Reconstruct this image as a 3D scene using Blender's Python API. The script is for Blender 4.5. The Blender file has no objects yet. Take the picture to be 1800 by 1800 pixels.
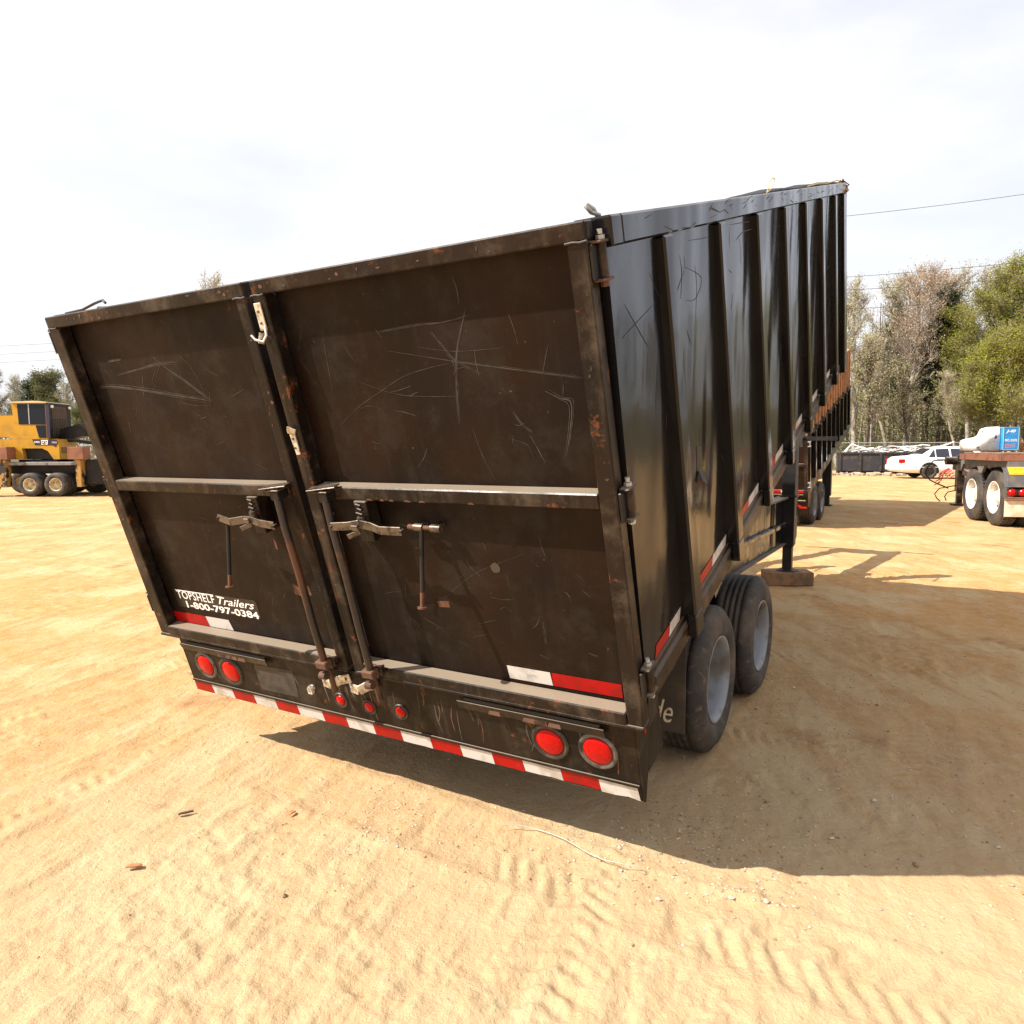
import bpy, math, random
import numpy as np
from mathutils import Vector, Matrix
random.seed(7); rng = np.random.default_rng(7)
SC = bpy.context.scene
R_ = math.radians
# ------------------------------------------------------------------ camera
CAMH = 1.43
cam_d = bpy.data.cameras.new("camera"); cam = bpy.data.objects.new("camera", cam_d)
SC.collection.objects.link(cam); SC.camera = cam
cam_d.sensor_width = 36.0; cam_d.lens = 1278.24 / 1800 * 36.0
cam_d.clip_start = 0.05; cam_d.clip_end = 3000
_a, _r = R_(4.9863), R_(-0.165)
_fw = Vector((0, math.cos(_a), -math.sin(_a))); _up = Vector((0, math.sin(_a), math.cos(_a))); _rt = Vector((1, 0, 0))
_rt2 = _rt * math.cos(_r) + _up * math.sin(_r); _up2 = _up * math.cos(_r) - _rt * math.sin(_r)
cam.matrix_world = Matrix(((_rt2.x, _up2.x, -_fw.x, 0), (_rt2.y, _up2.y, -_fw.y, 0), (_rt2.z, _up2.z, -_fw.z, CAMH), (0, 0, 0, 1)))
# ------------------------------------------------------------------ sun and sky
SUN_TRAVEL = Vector((0.689, 0.19, -0.699)).normalized()
sd = bpy.data.lights.new("sun", 'SUN'); sd.energy = 5.0; sd.angle = R_(0.53); sd.color = (1.0, 0.93, 0.83)
sun = bpy.data.objects.new("sun", sd); SC.collection.objects.link(sun)
sun.rotation_euler = SUN_TRAVEL.to_track_quat('-Z', 'Y').to_euler()
w = bpy.data.worlds.new("World"); SC.world = w; w.use_nodes = True
nt = w.node_tree; nt.nodes.clear()
o_ = nt.nodes.new('ShaderNodeOutputWorld'); bg = nt.nodes.new('ShaderNodeBackground')
sky = nt.nodes.new('ShaderNodeTexSky'); sky.sky_type = 'NISHITA'; sky.sun_disc = False
sky.sun_elevation = math.asin(-SUN_TRAVEL.z); sky.sun_rotation = math.atan2(-SUN_TRAVEL.x, -SUN_TRAVEL.y)
sky.air_density = 1.0; sky.dust_density = 3.0
tc = nt.nodes.new('ShaderNodeTexCoord'); mp = nt.nodes.new('ShaderNodeMapping'); mp.inputs['Scale'].default_value = (1.3, 1.3, 3.6)
nz = nt.nodes.new('ShaderNodeTexNoise'); nz.inputs['Scale'].default_value = 1.7; nz.inputs['Detail'].default_value = 6; nz.inputs['Roughness'].default_value = 0.55
rp = nt.nodes.new('ShaderNodeMapRange'); rp.inputs[1].default_value = 0.34; rp.inputs[2].default_value = 0.62; rp.inputs[3].default_value = 0.70; rp.inputs[4].default_value = 0.97
mx = nt.nodes.new('ShaderNodeMix'); mx.data_type = 'RGBA'
mx.inputs['B'].default_value = (6.0, 5.95, 6.2, 1)
nt.links.new(tc.outputs['Generated'], mp.inputs[0]); nt.links.new(mp.outputs[0], nz.inputs['Vector']); nt.links.new(nz.outputs[0], rp.inputs[0])
nt.links.new(rp.outputs[0], mx.inputs['Factor']); nt.links.new(sky.outputs[0], mx.inputs['A'])
nt.links.new(mx.outputs['Result'], bg.inputs[0]); bg.inputs[1].default_value = 0.095
nt.links.new(bg.outputs[0], o_.inputs[0])
SC.view_settings.view_transform = 'Standard'; SC.view_settings.look = 'None'; SC.view_settings.gamma = 1.0
SC.view_settings.exposure = 1.0
SC.cycles.max_bounces = 7; SC.cycles.transparent_max_bounces = 8
# ------------------------------------------------------------------ helpers
def frame(x, y, az=0.0, z=0.0):
    a = R_(az); return Matrix(((math.cos(a), math.sin(a), 0, x), (-math.sin(a), math.cos(a), 0, y), (0, 0, 1, z), (0, 0, 0, 1)))
def tag(o, label=None, cat=None, group=None, kind=None):
    if label: o['label'] = label
    if cat: o['category'] = cat
    if group: o['group'] = group
    if kind: o['kind'] = kind
    return o
def thing(name, label, cat, M, group=None):
    o = bpy.data.objects.new(name, None); o.empty_display_size = 0.3
    SC.collection.objects.link(o); o.matrix_world = M
    return tag(o, label, cat, group)
def copy_tree(o, parent=None):
    c = o.copy(); SC.collection.objects.link(c)
    if parent is not None:
        c.parent = parent; c.matrix_parent_inverse = o.matrix_parent_inverse.copy()
    for ch in list(o.children): copy_tree(ch, c)
    return c
class MB:
    def __init__(s, M=None):
        s.v = []; s.f = []; s.mi = []; s.sm = []; s.M = M
    def add(s, V, F, mi=0, smooth=False):
        n = len(s.v)
        if s.M is not None: V = [s.M @ Vector(p) for p in V]
        s.v.extend([tuple(p) for p in V])
        for f in F: s.f.append(tuple(i + n for i in f)); s.mi.append(mi); s.sm.append(smooth)
        return s
    def box(s, x0, x1, y0, y1, z0, z1, b=0.004, mi=0, T=None):
        x0, x1 = min(x0, x1), max(x0, x1); y0, y1 = min(y0, y1), max(y0, y1); z0, z1 = min(z0, z1), max(z0, z1)
        b = min(b, 0.45 * min(x1 - x0, y1 - y0, z1 - z0))
        lo = (x0, y0, z0); hi = (x1, y1, z1); V = []; idx = {}
        for c in range(8):
            sg = [(c >> k) & 1 for k in range(3)]
            for ax in range(3):
                p = []
                for k in range(3):
                    base = hi[k] if sg[k] else lo[k]
                    if k != ax: base += (-b if sg[k] else b)
                    p.append(base)
                idx[(c, ax)] = len(V); V.append(p)
        F = []
        for ax in range(3):
            o1, o2 = [k for k in range(3) if k != ax]
            for sgn in (0, 1):
                cs = []
                for (i, j) in ((0, 0), (1, 0), (1, 1), (0, 1)):
                    cs.append((sgn << ax) | (i << o1) | (j << o2))
                F.append([idx[(c, ax)] for c in cs])
        for ax in range(3):   # edges parallel to ax
            o1, o2 = [k for k in range(3) if k != ax]
            for i in (0, 1):
                for j in (0, 1):
                    c0 = (i << o1) | (j << o2); c1 = c0 | (1 << ax)
                    F.append([idx[(c0, o1)], idx[(c1, o1)], idx[(c1, o2)], idx[(c0, o2)]])
        for c in range(8): F.append([idx[(c, 0)], idx[(c, 1)], idx[(c, 2)]])
        cen = Vector(((x0 + x1) / 2, (y0 + y1) / 2, (z0 + z1) / 2)); out = []
        for f in F:
            p = [Vector(V[i]) for i in f]; n = (p[1] - p[0]).cross(p[2] - p[0]); m = sum(p, Vector()) / len(p)
            out.append(f[::-1] if n.dot(m - cen) < 0 else f)
        if T is not None: V = [T @ Vector(p) for p in V]
        return s.add(V, out, mi)
    def beam(s, p0, p1, wd, ht, up=(0, 0, 1), b=0.004, mi=0):
        p0 = Vector(p0); p1 = Vector(p1); d = p1 - p0; L = d.length; d.normalize()
        sx = d.cross(Vector(up)).normalized(); uz = sx.cross(d)
        T = Matrix(((sx.x, d.x, uz.x, p0.x), (sx.y, d.y, uz.y, p0.y), (sx.z, d.z, uz.z, p0.z), (0, 0, 0, 1)))
        return s.box(-wd / 2, wd / 2, 0, L, -ht / 2, ht / 2, b, mi, T)
    def tube(s, pts, r, n=8, mi=0, cap=True, smooth=True):
        pts = [Vector(p) for p in pts]; V = []; F = []
        rr = r if hasattr(r, '__len__') else [r] * len(pts)
        t0 = (pts[1] - pts[0]).normalized(); a = Vector((0, 0, 1)) if abs(t0.z) < 0.9 else Vector((1, 0, 0))
        x = t0.cross(a).normalized()
        for i, p in enumerate(pts):
            t = (pts[min(i + 1, len(pts) - 1)] - pts[max(i - 1, 0)]).normalized()
            x = (x - t * x.dot(t)).normalized(); y = t.cross(x)
            for k in range(n):
                an = 2 * math.pi * k / n; V.append(p + (x * math.cos(an) + y * math.sin(an)) * rr[i])
        for i in range(len(pts) - 1):
            for k in range(n): F.append((i * n + k, i * n + (k + 1) % n, (i + 1) * n + (k + 1) % n, (i + 1) * n + k))
        s.add(V, F, mi, smooth)
        if cap:
            s.add(V, [tuple(range(n))[::-1], tuple(range((len(pts) - 1) * n, len(pts) * n))], mi)
        return s
    def lathe(s, prof, c, ax, n=40, mi=0, smooth=True):
        """prof: list of (radius, offset along ax)"""
        c = Vector(c); ax = Vector(ax).normalized(); a = Vector((0, 0, 1)) if abs(ax.z) < 0.9 else Vector((1, 0, 0))
        x = ax.cross(a).normalized(); y = ax.cross(x); V = []; F = []
        for (r, h) in prof:
            for k in range(n):
                an = 2 * math.pi * k / n; V.append(c + ax * h + (x * math.cos(an) + y * math.sin(an)) * r)
        for i in range(len(prof) - 1):
            for k in range(n): F.append((i * n + k, (i + 1) * n + k, (i + 1) * n + (k + 1) % n, i * n + (k + 1) % n))
        return s.add(V, F, mi, smooth)
    def prism(s, poly, T, h0, h1, mi=0):
        """poly: 2D list mapped by T(x, y, h)"""
        n = len(poly); V = [T(x, y, h0) for x, y in poly] + [T(x, y, h1) for x, y in poly]
        F = [tuple(range(n))[::-1], tuple(range(n, 2 * n))] + [(i, (i + 1) % n, n + (i + 1) % n, n + i) for i in range(n)]
        return s.add(V, F, mi)
    def ribbon(s, pts, wd, T, h, mi=0, taper=True):
        """thin painted or scratched line in a 2D plane"""
        P = []
        for i in range(len(pts) - 1):   # catmull-like resample
            p0 = pts[max(i - 1, 0)]; p1 = pts[i]; p2 = pts[i + 1]; p3 = pts[min(i + 2, len(pts) - 1)]
            for t in (0, .25, .5, .75):
                P.append(tuple(0.5 * (2 * p1[k] + (p2[k] - p0[k]) * t + (2 * p0[k] - 5 * p1[k] + 4 * p2[k] - p3[k]) * t * t + (3 * p1[k] - p0[k] - 3 * p2[k] + p3[k]) * t ** 3) for k in (0, 1)))
        P.append(pts[-1]); V = []; F = []; n = len(P)
        for i, p in enumerate(P):
            a = P[max(i - 1, 0)]; b = P[min(i + 1, n - 1)]; dx, dy = b[0] - a[0], b[1] - a[1]; L = math.hypot(dx, dy) or 1
            f = wd / 2 * ((math.sin(math.pi * (i + .3) / (n - .4)) ** .5 if taper else 1) * random.uniform(.6, 1.15))
            V += [T(p[0] - dy / L * f, p[1] + dx / L * f, h), T(p[0] + dy / L * f, p[1] - dx / L * f, h)]
        for i in range(n - 1): F.append((2 * i, 2 * i + 1, 2 * i + 3, 2 * i + 2))
        return s.add(V, F, mi)
    def build(s, name, mats, parent=None, loc=None, kind=None):
        me = bpy.data.meshes.new(name); me.from_pydata(s.v, [], s.f)
        if not isinstance(mats, (list, tuple)): mats = [mats]
        for m in mats: me.materials.append(m)
        me.polygons.foreach_set('material_index', s.mi); me.polygons.foreach_set('use_smooth', s.sm); me.update()
        o = bpy.data.objects.new(name, me); SC.collection.objects.link(o)
        if parent is not None: o.parent = parent
        if loc is not None: o.location = loc
        if kind: o['kind'] = kind
        return o
def text_polys(txt, size=1.0, shear=0.0, offset=0.0, sx=1.0, space=1.0):
    cu = bpy.data.curves.new('t', 'FONT'); cu.body = txt; cu.size = size; cu.shear = shear; cu.offset = offset; cu.space_character = space
    cu.resolution_u = 3; cu.fill_mode = 'FRONT'
    ob = bpy.data.objects.new('t', cu); SC.collection.objects.link(ob)
    dg = bpy.context.evaluated_depsgraph_get(); me = bpy.data.meshes.new_from_object(ob.evaluated_get(dg))
    V = [(v.co.x * sx, v.co.y) for v in me.vertices]; F = [tuple(p.vertices) for p in me.polygons]
    bpy.data.objects.remove(ob); bpy.data.curves.remove(cu); bpy.data.meshes.remove(me)
    return V, F
def put_text(mb, txt, T, x, y, h, width=None, mi=0, **kw):
    V, F = text_polys(txt, **kw)
    if not V: return
    xs = [p[0] for p in V]; x0 = min(xs); k = 1.0
    if width: k = width / (max(xs) - x0)
    mb.add([T(x + (p[0] - x0) * k, y + p[1], h) for p in V], F, mi)
# ------------------------------------------------------------------ materials
def new_mat(name):
    m = bpy.data.materials.new(name); m.use_nodes = True; t = m.node_tree; t.nodes.clear()
    out = t.nodes.new('ShaderNodeOutputMaterial'); b = t.nodes.new('ShaderNodeBsdfPrincipled')
    t.links.new(b.outputs[0], out.inputs[0]); return m, t, b
def N(t, typ, **kw):
    n = t.nodes.new(typ)
    for k, v in kw.items():
        if k.startswith('i_'):
            key = k[2:]; key = int(key) if key.isdigit() else key
            n.inputs[key].default_value = v
        else: setattr(n, k, v)
    return n
def noise(t, vec, scale, detail=4, rough=0.55, stretch=None):
    if stretch is not None:
        mpn = N(t, 'ShaderNodeMapping'); mpn.inputs['Scale'].default_value = stretch; t.links.new(vec, mpn.inputs[0]); vec = mpn.outputs[0]
    n = N(t, 'ShaderNodeTexNoise', i_Scale=scale, i_Detail=detail, i_Roughness=rough); t.links.new(vec, n.inputs['Vector']); return n.outputs[0]
def ramp(t, val, a, b, lo=0.0, hi=1.0):
    n = N(t, 'ShaderNodeMapRange'); n.interpolation_type = 'SMOOTHSTEP'
    for i, v in enumerate((a, b, lo, hi)): n.inputs[i + 1].default_value = v
    t.links.new(val, n.inputs[0]); return n.outputs[0]
def mixc(t, fac, A, B):
    n = N(t, 'ShaderNodeMix', data_type='RGBA')
    for s_, v in (('A', A), ('B', B)):
        if isinstance(v, tuple): n.inputs[s_].default_value = (*v[:3], 1)
        else: t.links.new(v, n.inputs[s_])
    if isinstance(fac, (int, float)): n.inputs['Factor'].default_value = fac
    else: t.links.new(fac, n.inputs['Factor'])
    return n.outputs['Result']
def mul(t, a, b, op='MULTIPLY'):
    n = N(t, 'ShaderNodeMath', operation=op)
    for i, v in enumerate((a, b)):
        if isinstance(v, (int, float)): n.inputs[i].default_value = v
        else: t.links.new(v, n.inputs[i])
    return n.outputs[0]
def bump(t, b, h, dist, strength=1.0, chain=None):
    n = N(t, 'ShaderNodeBump', i_Strength=strength, i_Distance=dist); t.links.new(h, n.inputs['Height'])
    if chain is not None: t.links.new(chain, n.inputs['Normal'])
    t.links.new(n.outputs[0], b.inputs['Normal']); return n.outputs[0]
def coords(t): return N(t, 'ShaderNodeTexCoord').outputs['Object']
def simple(name, col, rough=0.5, metal=0.0, var=None, vs=6.0, vlo=0.45, vhi=0.65, bmp=0.0, bs=40.0, var2=None, v2s=20, v2lo=.55, v2hi=.7, spec=None):
    m, t, b = new_mat(name); c = coords(t); col_o = col
    b.inputs['Roughness'].default_value = rough; b.inputs['Metallic'].default_value = metal
    if spec is not None: b.inputs['Specular IOR Level'].default_value = spec
    if var is not None: col_o = mixc(t, ramp(t, noise(t, c, vs), vlo, vhi), col, var)
    if var2 is not None: col_o = mixc(t, ramp(t, noise(t, c, v2s, 6, .65), v2lo, v2hi), col_o, var2)
    if isinstance(col_o, tuple): b.inputs['Base Color'].default_value = (*col_o, 1)
    else: t.links.new(col_o, b.inputs['Base Color'])
    if bmp: bump(t, b, noise(t, c, bs, 4), bmp)
    return m
def dust_and_sun_on_top(t, col, amount=0.85, tone=(0.24, 0.19, 0.14)):
    """dust on faces that look up, also painted pale for glancing sun"""
    g = N(t, 'ShaderNodeNewGeometry'); sp = N(t, 'ShaderNodeSeparateXYZ'); t.links.new(g.outputs['True Normal'], sp.inputs[0])
    return mixc(t, mul(t, ramp(t, sp.outputs[2], 0.55, 0.9), amount), col, tone)  # the pale tone carries sunlit ledge tops as well as dust
M = {}
def paint_side():   # glossy black side sheets, softly dented
    m, t, b = new_mat('black_gloss_paint'); c = coords(t)
    d1 = ramp(t, noise(t, c, 1.3, 5), .48, .72); fine = ramp(t, noise(t, c, 90, 3, .7), .5, .75)
    col = mixc(t, mul(t, d1, .5), (.006, .006, .0075), (.016, .0125, .010))
    col = mixc(t, ramp(t, noise(t, c, 16, 7, .75), .66, .74), col, (.06, .045, .033))
    t.links.new(dust_and_sun_on_top(t, col, .5), b.inputs['Base Color'])
    rr = mul(t, mul(t, d1, .12), .13, 'ADD'); rr = mul(t, rr, mul(t, fine, .06), 'ADD'); t.links.new(rr, b.inputs['Roughness'])
    b.inputs['IOR'].default_value = 1.37
    n1 = bump(t, b, noise(t, c, 1.0, 2, .4, (1.0, 2.4, .6)), .07, .8)
    bump(t, b, noise(t, c, 14, 2, .5), .0012, .6, n1)
    return m
def paint_door(name='dusty_brown_black_paint', base=(.0075, .0042, .0030), warm=(.0165, .0070, .0036), pale=(.021, .0155, .0125), rough=.42, rust=.68, spec=.14):
    m, t, b = new_mat(name); c = coords(t)
    col = mixc(t, ramp(t, noise(t, c, 1.8, 5), .38, .68), base, warm)
    col = mixc(t, mul(t, ramp(t, noise(t, c, 5.5, 8, .72), .46, .70), .85), col, pale)
    streak = noise(t, c, 9, 4, .6, (2.2, 1, .12)); col = mixc(t, mul(t, ramp(t, streak, .5, .78), .5), col, pale)
    sp = ramp(t, noise(t, c, 55, 3, .7), .70, .76); col = mixc(t, mul(t, sp, .6), col, (.12, .09, .07))
    col = mixc(t, ramp(t, noise(t, c, 13, 7, .7), rust, rust + .05), col, (.11, .036, .014))
    t.links.new(dust_and_sun_on_top(t, col, .8), b.inputs['Base Color']); b.inputs['Specular IOR Level'].default_value = spec
    t.links.new(ramp(t, noise(t, c, 4, 5), .3, .7, rough - .08, rough + .14), b.inputs['Roughness'])
    n1 = bump(t, b, noise(t, c, 2.2, 2), .012, .5); bump(t, b, noise(t, c, 60, 3), .0012, .5, n1)
    return m
M['side'] = paint_side()
M['door'] = paint_door()
M['frame'] = paint_door('worn_frame_paint', (.0075, .0052, .0042), (.016, .0085, .0055), (.075, .055, .038), .36, .60, .22)
M['apron'] = paint_door('dirty_apron_paint', (.0085, .0062, .0048), (.018, .0115, .0075), (.045, .034, .024), .36, .61)
M['black'] = simple('flat_black_steel', (.0085, .0085, .009), .45, var=(.020, .016, .013), vs=5, bmp=.001, spec=.3)
M['rusty'] = simple('rusty_steel', (.095, .042, .022), .75, var=(.045, .024, .015), vs=14, bmp=.002, bs=60)
M['rust_fresh'] = simple('fresh_rust', (.105, .040, .016), .8, var=(.055, .024, .012), vs=30)
M['rust_rod'] = simple('rod_paint_over_rust', (.018, .013, .011), .45, var=(.075, .027, .013), vs=3.5, vlo=.5, vhi=.58, bmp=.001)
M['steel'] = simple('worn_bare_steel', (.14, .11, .085), .38, .6, var=(.05, .035, .025), vs=30, bmp=.0008)
M['zinc'] = simple('dull_zinc', (.62, .56, .46), .42, .35, var=(.32, .25, .17), vs=40)
M['scratch'] = simple('pale_scratch', (.044, .037, .033), .6, var=(.016, .012, .010), vs=34, vlo=.38, vhi=.66)
M['scuff_and_shade'] = simple('dark_scuff_and_hole_shade', (.010, .009, .009), .6, var=(.02, .016, .013), vs=40)  # scuffs, and painted shade inside the tube end and torn hole
M['red_tape'] = simple('red_reflective_tape', (.33, .0035, .003), .35, var=(.24, .006, .004), vs=20, var2=(.20, .05, .03), v2s=30, v2lo=.66, v2hi=.72, spec=.2)
M['white_tape'] = simple('white_reflective_tape', (.50, .48, .46), .4, var=(.36, .33, .29), vs=14, var2=(.30, .25, .19), v2s=24, v2lo=.6, v2hi=.72)
def lens():
    m, t, b = new_mat('red_lens'); c = coords(t)
    v = N(t, 'ShaderNodeTexVoronoi', i_Scale=160.0); t.links.new(c, v.inputs['Vector'])
    t.links.new(mixc(t, ramp(t, v.outputs['Distance'], .2, .6), (.46, .0022, .002), (.38, .0015, .0015)), b.inputs['Base Color'])
    b.inputs['Roughness'].default_value = .22; b.inputs['Coat Weight'].default_value = .0; b.inputs['Specular IOR Level'].default_value = .22
    b.inputs['Subsurface Weight'].default_value = 0.0
    bump(t, b, v.outputs['Distance'], .001, .3); return m
M['lens'] = lens()
def rubber():
    m, t, b = new_mat('dusty_tyre_rubber'); c = coords(t)
    col = mixc(t, ramp(t, noise(t, c, 4, 6, .65), .35, .7), (.022, .020, .019), (.085, .064, .046))
    col = mixc(t, ramp(t, noise(t, c, 30, 4), .55, .75), col, (.11, .085, .06))
    t.links.new(col, b.inputs['Base Color']); b.inputs['Roughness'].default_value = .78
    bump(t, b, noise(t, c, 70, 4), .0015); return m
M['tyre'] = rubber()
M['rubber'] = simple('black_rubber_sheet', (.022, .020, .018), .65, var=(.07, .052, .036), vs=5, vlo=.4, vhi=.7)
M['rim'] = simple('grey_painted_rim', (.20, .215, .235), .42, .1, var=(.12, .11, .10), vs=7, var2=(.10, .07, .045), v2s=18, v2lo=.62, v2hi=.72)
M['rim_tan'] = simple('cream_rim', (.55, .47, .30), .5, var=(.35, .25, .13), vs=9)
M['rim_white'] = simple('white_rim', (.72, .70, .66), .4, var=(.5, .4, .28), vs=7, vlo=.5, vhi=.62)
M['white_vinyl'] = simple('white_vinyl', (.82, .81, .80), .4)
M['black_vinyl'] = simple('black_vinyl', (.012, .010, .010), .3)
M['cream_paint'] = simple('cream_lettering', (.55, .50, .38), .6, var=(.3, .25, .18), vs=40)
M['orange_paint'] = simple('orange_lettering', (.75, .36, .03), .5)
M['wood'] = simple('weathered_timber', (.24, .135, .065), .8, var=(.14, .08, .04), vs=8, bmp=.004, bs=25)
M['board'] = simple('orange_stained_board', (.40, .20, .085), .8, var=(.24, .115, .05), vs=5, bmp=.003, bs=20)
M['tarp'] = simple('black_mesh_tarp', (.012, .011, .012), .7, bmp=.01, bs=30)
M['rope'] = simple('yellow_rope', (.50, .36, .12), .8)
M['cable'] = simple('power_cable', (.05, .05, .055), .6)
M['galv'] = simple('galvanised_steel', (.42, .42, .40), .5, .5)
M['chrome'] = simple('bright_steel', (.6, .6, .6), .25, .9)
M['hose_red'] = simple('red_hose', (.55, .05, .035), .5)
M['dirt_stone'] = simple('pale_stone', (.42, .34, .25), .9, var=(.26, .19, .12), vs=30)
# ------------------------------------------------------------------ ground
_tab = rng.random((512, 512))
def vn(x, y):
    xi = np.floor(x).astype(int); yi = np.floor(y).astype(int); fx = x - xi; fy = y - yi
    fx = fx * fx * (3 - 2 * fx); fy = fy * fy * (3 - 2 * fy)
    a = _tab[xi & 511, yi & 511]; b = _tab[(xi + 1) & 511, yi & 511]; c = _tab[xi & 511, (yi + 1) & 511]; d = _tab[(xi + 1) & 511, (yi + 1) & 511]
    return (a * (1 - fx) + b * fx) * (1 - fy) + (c * (1 - fx) + d * fx) * fy
def fbm(x, y, o=4, g=.5):
    s = 0; a = 1; n = 0
    for i in range(o):
        s = s + a * vn(x * 2 ** i + 17.3 * i, y * 2 ** i + 9.1 * i); n += a; a *= g
    return s / n - .5
def sstep(x, a, b):
    t = np.clip((x - a) / (b - a), 0, 1); return t * t * (3 - 2 * t)
def ground_h(x, y):
    z = .028 * fbm(x / 2.6, y / 2.6, 3)
    an = R_(24); a = x * math.sin(an) + y * math.cos(an); b = x * math.cos(an) - y * math.sin(an)
    z += .016 * fbm(b / .35, a / 2.5, 3)
    # tyre track bands with lug marks, running away to the right and across
    for b0, wd, an2, amp, ph in ((-2.9, .26, 22, .012, .1), (-1.75, .24, 22, .011, .3), (-4.1, .3, 25, .014, .5), (.25, .26, 26, .012, .2), (-.55, .22, 19, .009, .7), (2.1, .3, -58, .012, .4), (3.6, .3, -52, .012, .6), (5.3, .32, -60, .014, .2), (-.1, .3, 68, .008, .1), (1.4, .26, 40, .010, .9), (2.35, .28, 35, .011, .4)):
        q = R_(an2); aa = x * math.sin(q) + y * math.cos(q); bb = x * math.cos(q) - y * math.sin(q) - b0 + .18 * fbm(aa / 2.2 + ph * 40, aa * 0 + ph * 9, 2)
        band = np.exp(-(bb / (wd * .5)) ** 4); rim = np.exp(-((np.abs(bb) - wd * .62) / .035) ** 2)
        vis = sstep(fbm(aa / .8 + ph * 31, bb * .6 + ph * 17, 3), -.22, .1)
        lug = np.sin(2 * math.pi * (aa + np.abs(bb) * .55) / .072)
        z += vis * (band * (-amp * .5 + .0050 * lug * sstep(fbm(aa / .4, bb / .3 + ph * 3, 2), -.1, .12)) + rim * amp * .5)
    clod = sstep(fbm(x / .9 + 5, y / .9, 3), .0, .16)
    rg = fbm(x / .07, y / .07, 3)
    z += clod * .030 * np.clip(rg, 0, 1) ** 1.2 + .013 * fbm(x / .055, y / .055, 3) * (.5 + clod) + .008 * fbm(b / .045, a / .22, 3)
    crust = fbm(b / .09 + 40, a / .35, 4, .6); z += .030 * np.clip(crust - .02, 0, 1) * sstep(fbm(x / 1.7 + 9, y / 1.7 + 4, 2), -.14, .08)
    far = sstep(np.hypot(x, y), 14, 60); z = z * (1 - .5 * far)
    z += sstep(y, 46, 75) * 1.2 * (fbm(x / 14, y / 14, 3) + .25) + sstep(y, 66, 120) * sstep(x, -20, 30) * 10
    return z
def build_ground():
    fa = np.radians(np.linspace(-52, 56, 620)); ba = np.radians(np.linspace(56, 308, 90))[1:-1]; ang = np.concatenate([fa, ba])
    rad = [.35]
    while rad[-1] < 48: rad.append(rad[-1] * (1.0042 if rad[-1] > 1.7 else 1.02))
    while rad[-1] < 900: rad.append(rad[-1] * 1.06)
    rad = np.array(rad); A, Rr = np.meshgrid(ang, rad); X = Rr * np.sin(A); Y = Rr * np.cos(A)
    Z = ground_h(X, Y) - .006
    na, nr = len(ang), len(rad)
    V = np.stack([X, Y, Z], -1).reshape(-1, 3)
    i = np.arange(nr - 1)[:, None] * na; j = np.arange(na)[None, :]; j2 = (j + 1) % na
    F = np.stack([i + j, i + j2, i + na + j2, i + na + j], -1).reshape(-1, 4)[:, ::-1]
    V = np.vstack([V, [[0, 0, -.01]]]); n0 = len(V) - 1
    cap = np.array([[n0, jj, (jj + 1) % na] for jj in range(na)])[:, [0, 2, 1]]
    me = bpy.data.meshes.new('ground'); me.vertices.add(len(V)); me.vertices.foreach_set('co', V.astype('f4').ravel())
    nl = F.size + cap.size; me.loops.add(nl); me.loops.foreach_set('vertex_index', np.concatenate([F.ravel(), cap.ravel()]).astype('i4'))
    me.polygons.add(len(F) + len(cap))
    ls = np.concatenate([np.arange(len(F)) * 4, F.size + np.arange(len(cap)) * 3]); me.polygons.foreach_set('loop_start', ls.astype('i4'))
    me.polygons.foreach_set('use_smooth', np.ones(len(ls), bool)); me.update(calc_edges=True)
    m, t, b = new_mat('sandy_clay_lot'); c = coords(t)
    big = noise(t, c, .22, 4, .5); mid = noise(t, c, 1.1, 6, .6); fine = noise(t, c, 9, 7, .68)
    rot = N(t, 'ShaderNodeMapping'); rot.inputs['Rotation'].default_value = (0, 0, R_(24)); rot.inputs['Scale'].default_value = (3.2, .45, 1); t.links.new(c, rot.inputs[0])
    strk = N(t, 'ShaderNodeTexNoise', i_Scale=1.6, i_Detail=7.0, i_Roughness=.62); t.links.new(rot.outputs[0], strk.inputs['Vector']); strk = strk.outputs[0]
    col = mixc(t, ramp(t, big, .38, .62), (.445, .240, .083), (.425, .262, .112))
    col = mixc(t, ramp(t, mid, .46, .60), col, (.475, .330, .165))
    col = mixc(t, mul(t, ramp(t, strk, .47, .63), .62), col, (.37, .185, .055))
    col = mixc(t, mul(t, ramp(t, noise(t, c, .9, 5, .6), .60, .68), .75), col, (.29, .115, .032))
    col = mixc(t, mul(t, ramp(t, fine, .40, .72), .55), col, (.50, .355, .20))
    col = mixc(t, mul(t, ramp(t, noise(t, c, 28, 5, .7), .58, .72), .6), col, (.20, .105, .045))
    cr = N(t, 'ShaderNodeMapping'); cr.inputs['Rotation'].default_value = (0, 0, R_(24)); cr.inputs['Scale'].default_value = (14, 3.2, 1); t.links.new(c, cr.inputs[0])
    crk = N(t, 'ShaderNodeTexNoise', i_Scale=2.2, i_Detail=6.0, i_Roughness=.7); t.links.new(cr.outputs[0], crk.inputs['Vector'])
    col = mixc(t, mul(t, ramp(t, crk.outputs[0], .60, .68), mul(t, ramp(t, noise(t, c, .7, 3), .42, .56), .7)), col, (.23, .115, .045))
    pv = N(t, 'ShaderNodeTexVoronoi', i_Scale=34.0); t.links.new(c, pv.inputs['Vector'])
    col = mixc(t, mul(t, ramp(t, pv.outputs['Distance'], .16, .10), ramp(t, noise(t, c, 1.4, 3), .5, .6)), col, (.50, .41, .30))
    sp = N(t, 'ShaderNodeSeparateXYZ'); t.links.new(c, sp.inputs[0])
    # near the camera the lot is paler and stonier; beyond the fence it is leaf litter
    d = N(t, 'ShaderNodeVectorMath', operation='LENGTH'); t.links.new(c, d.inputs[0])
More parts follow.
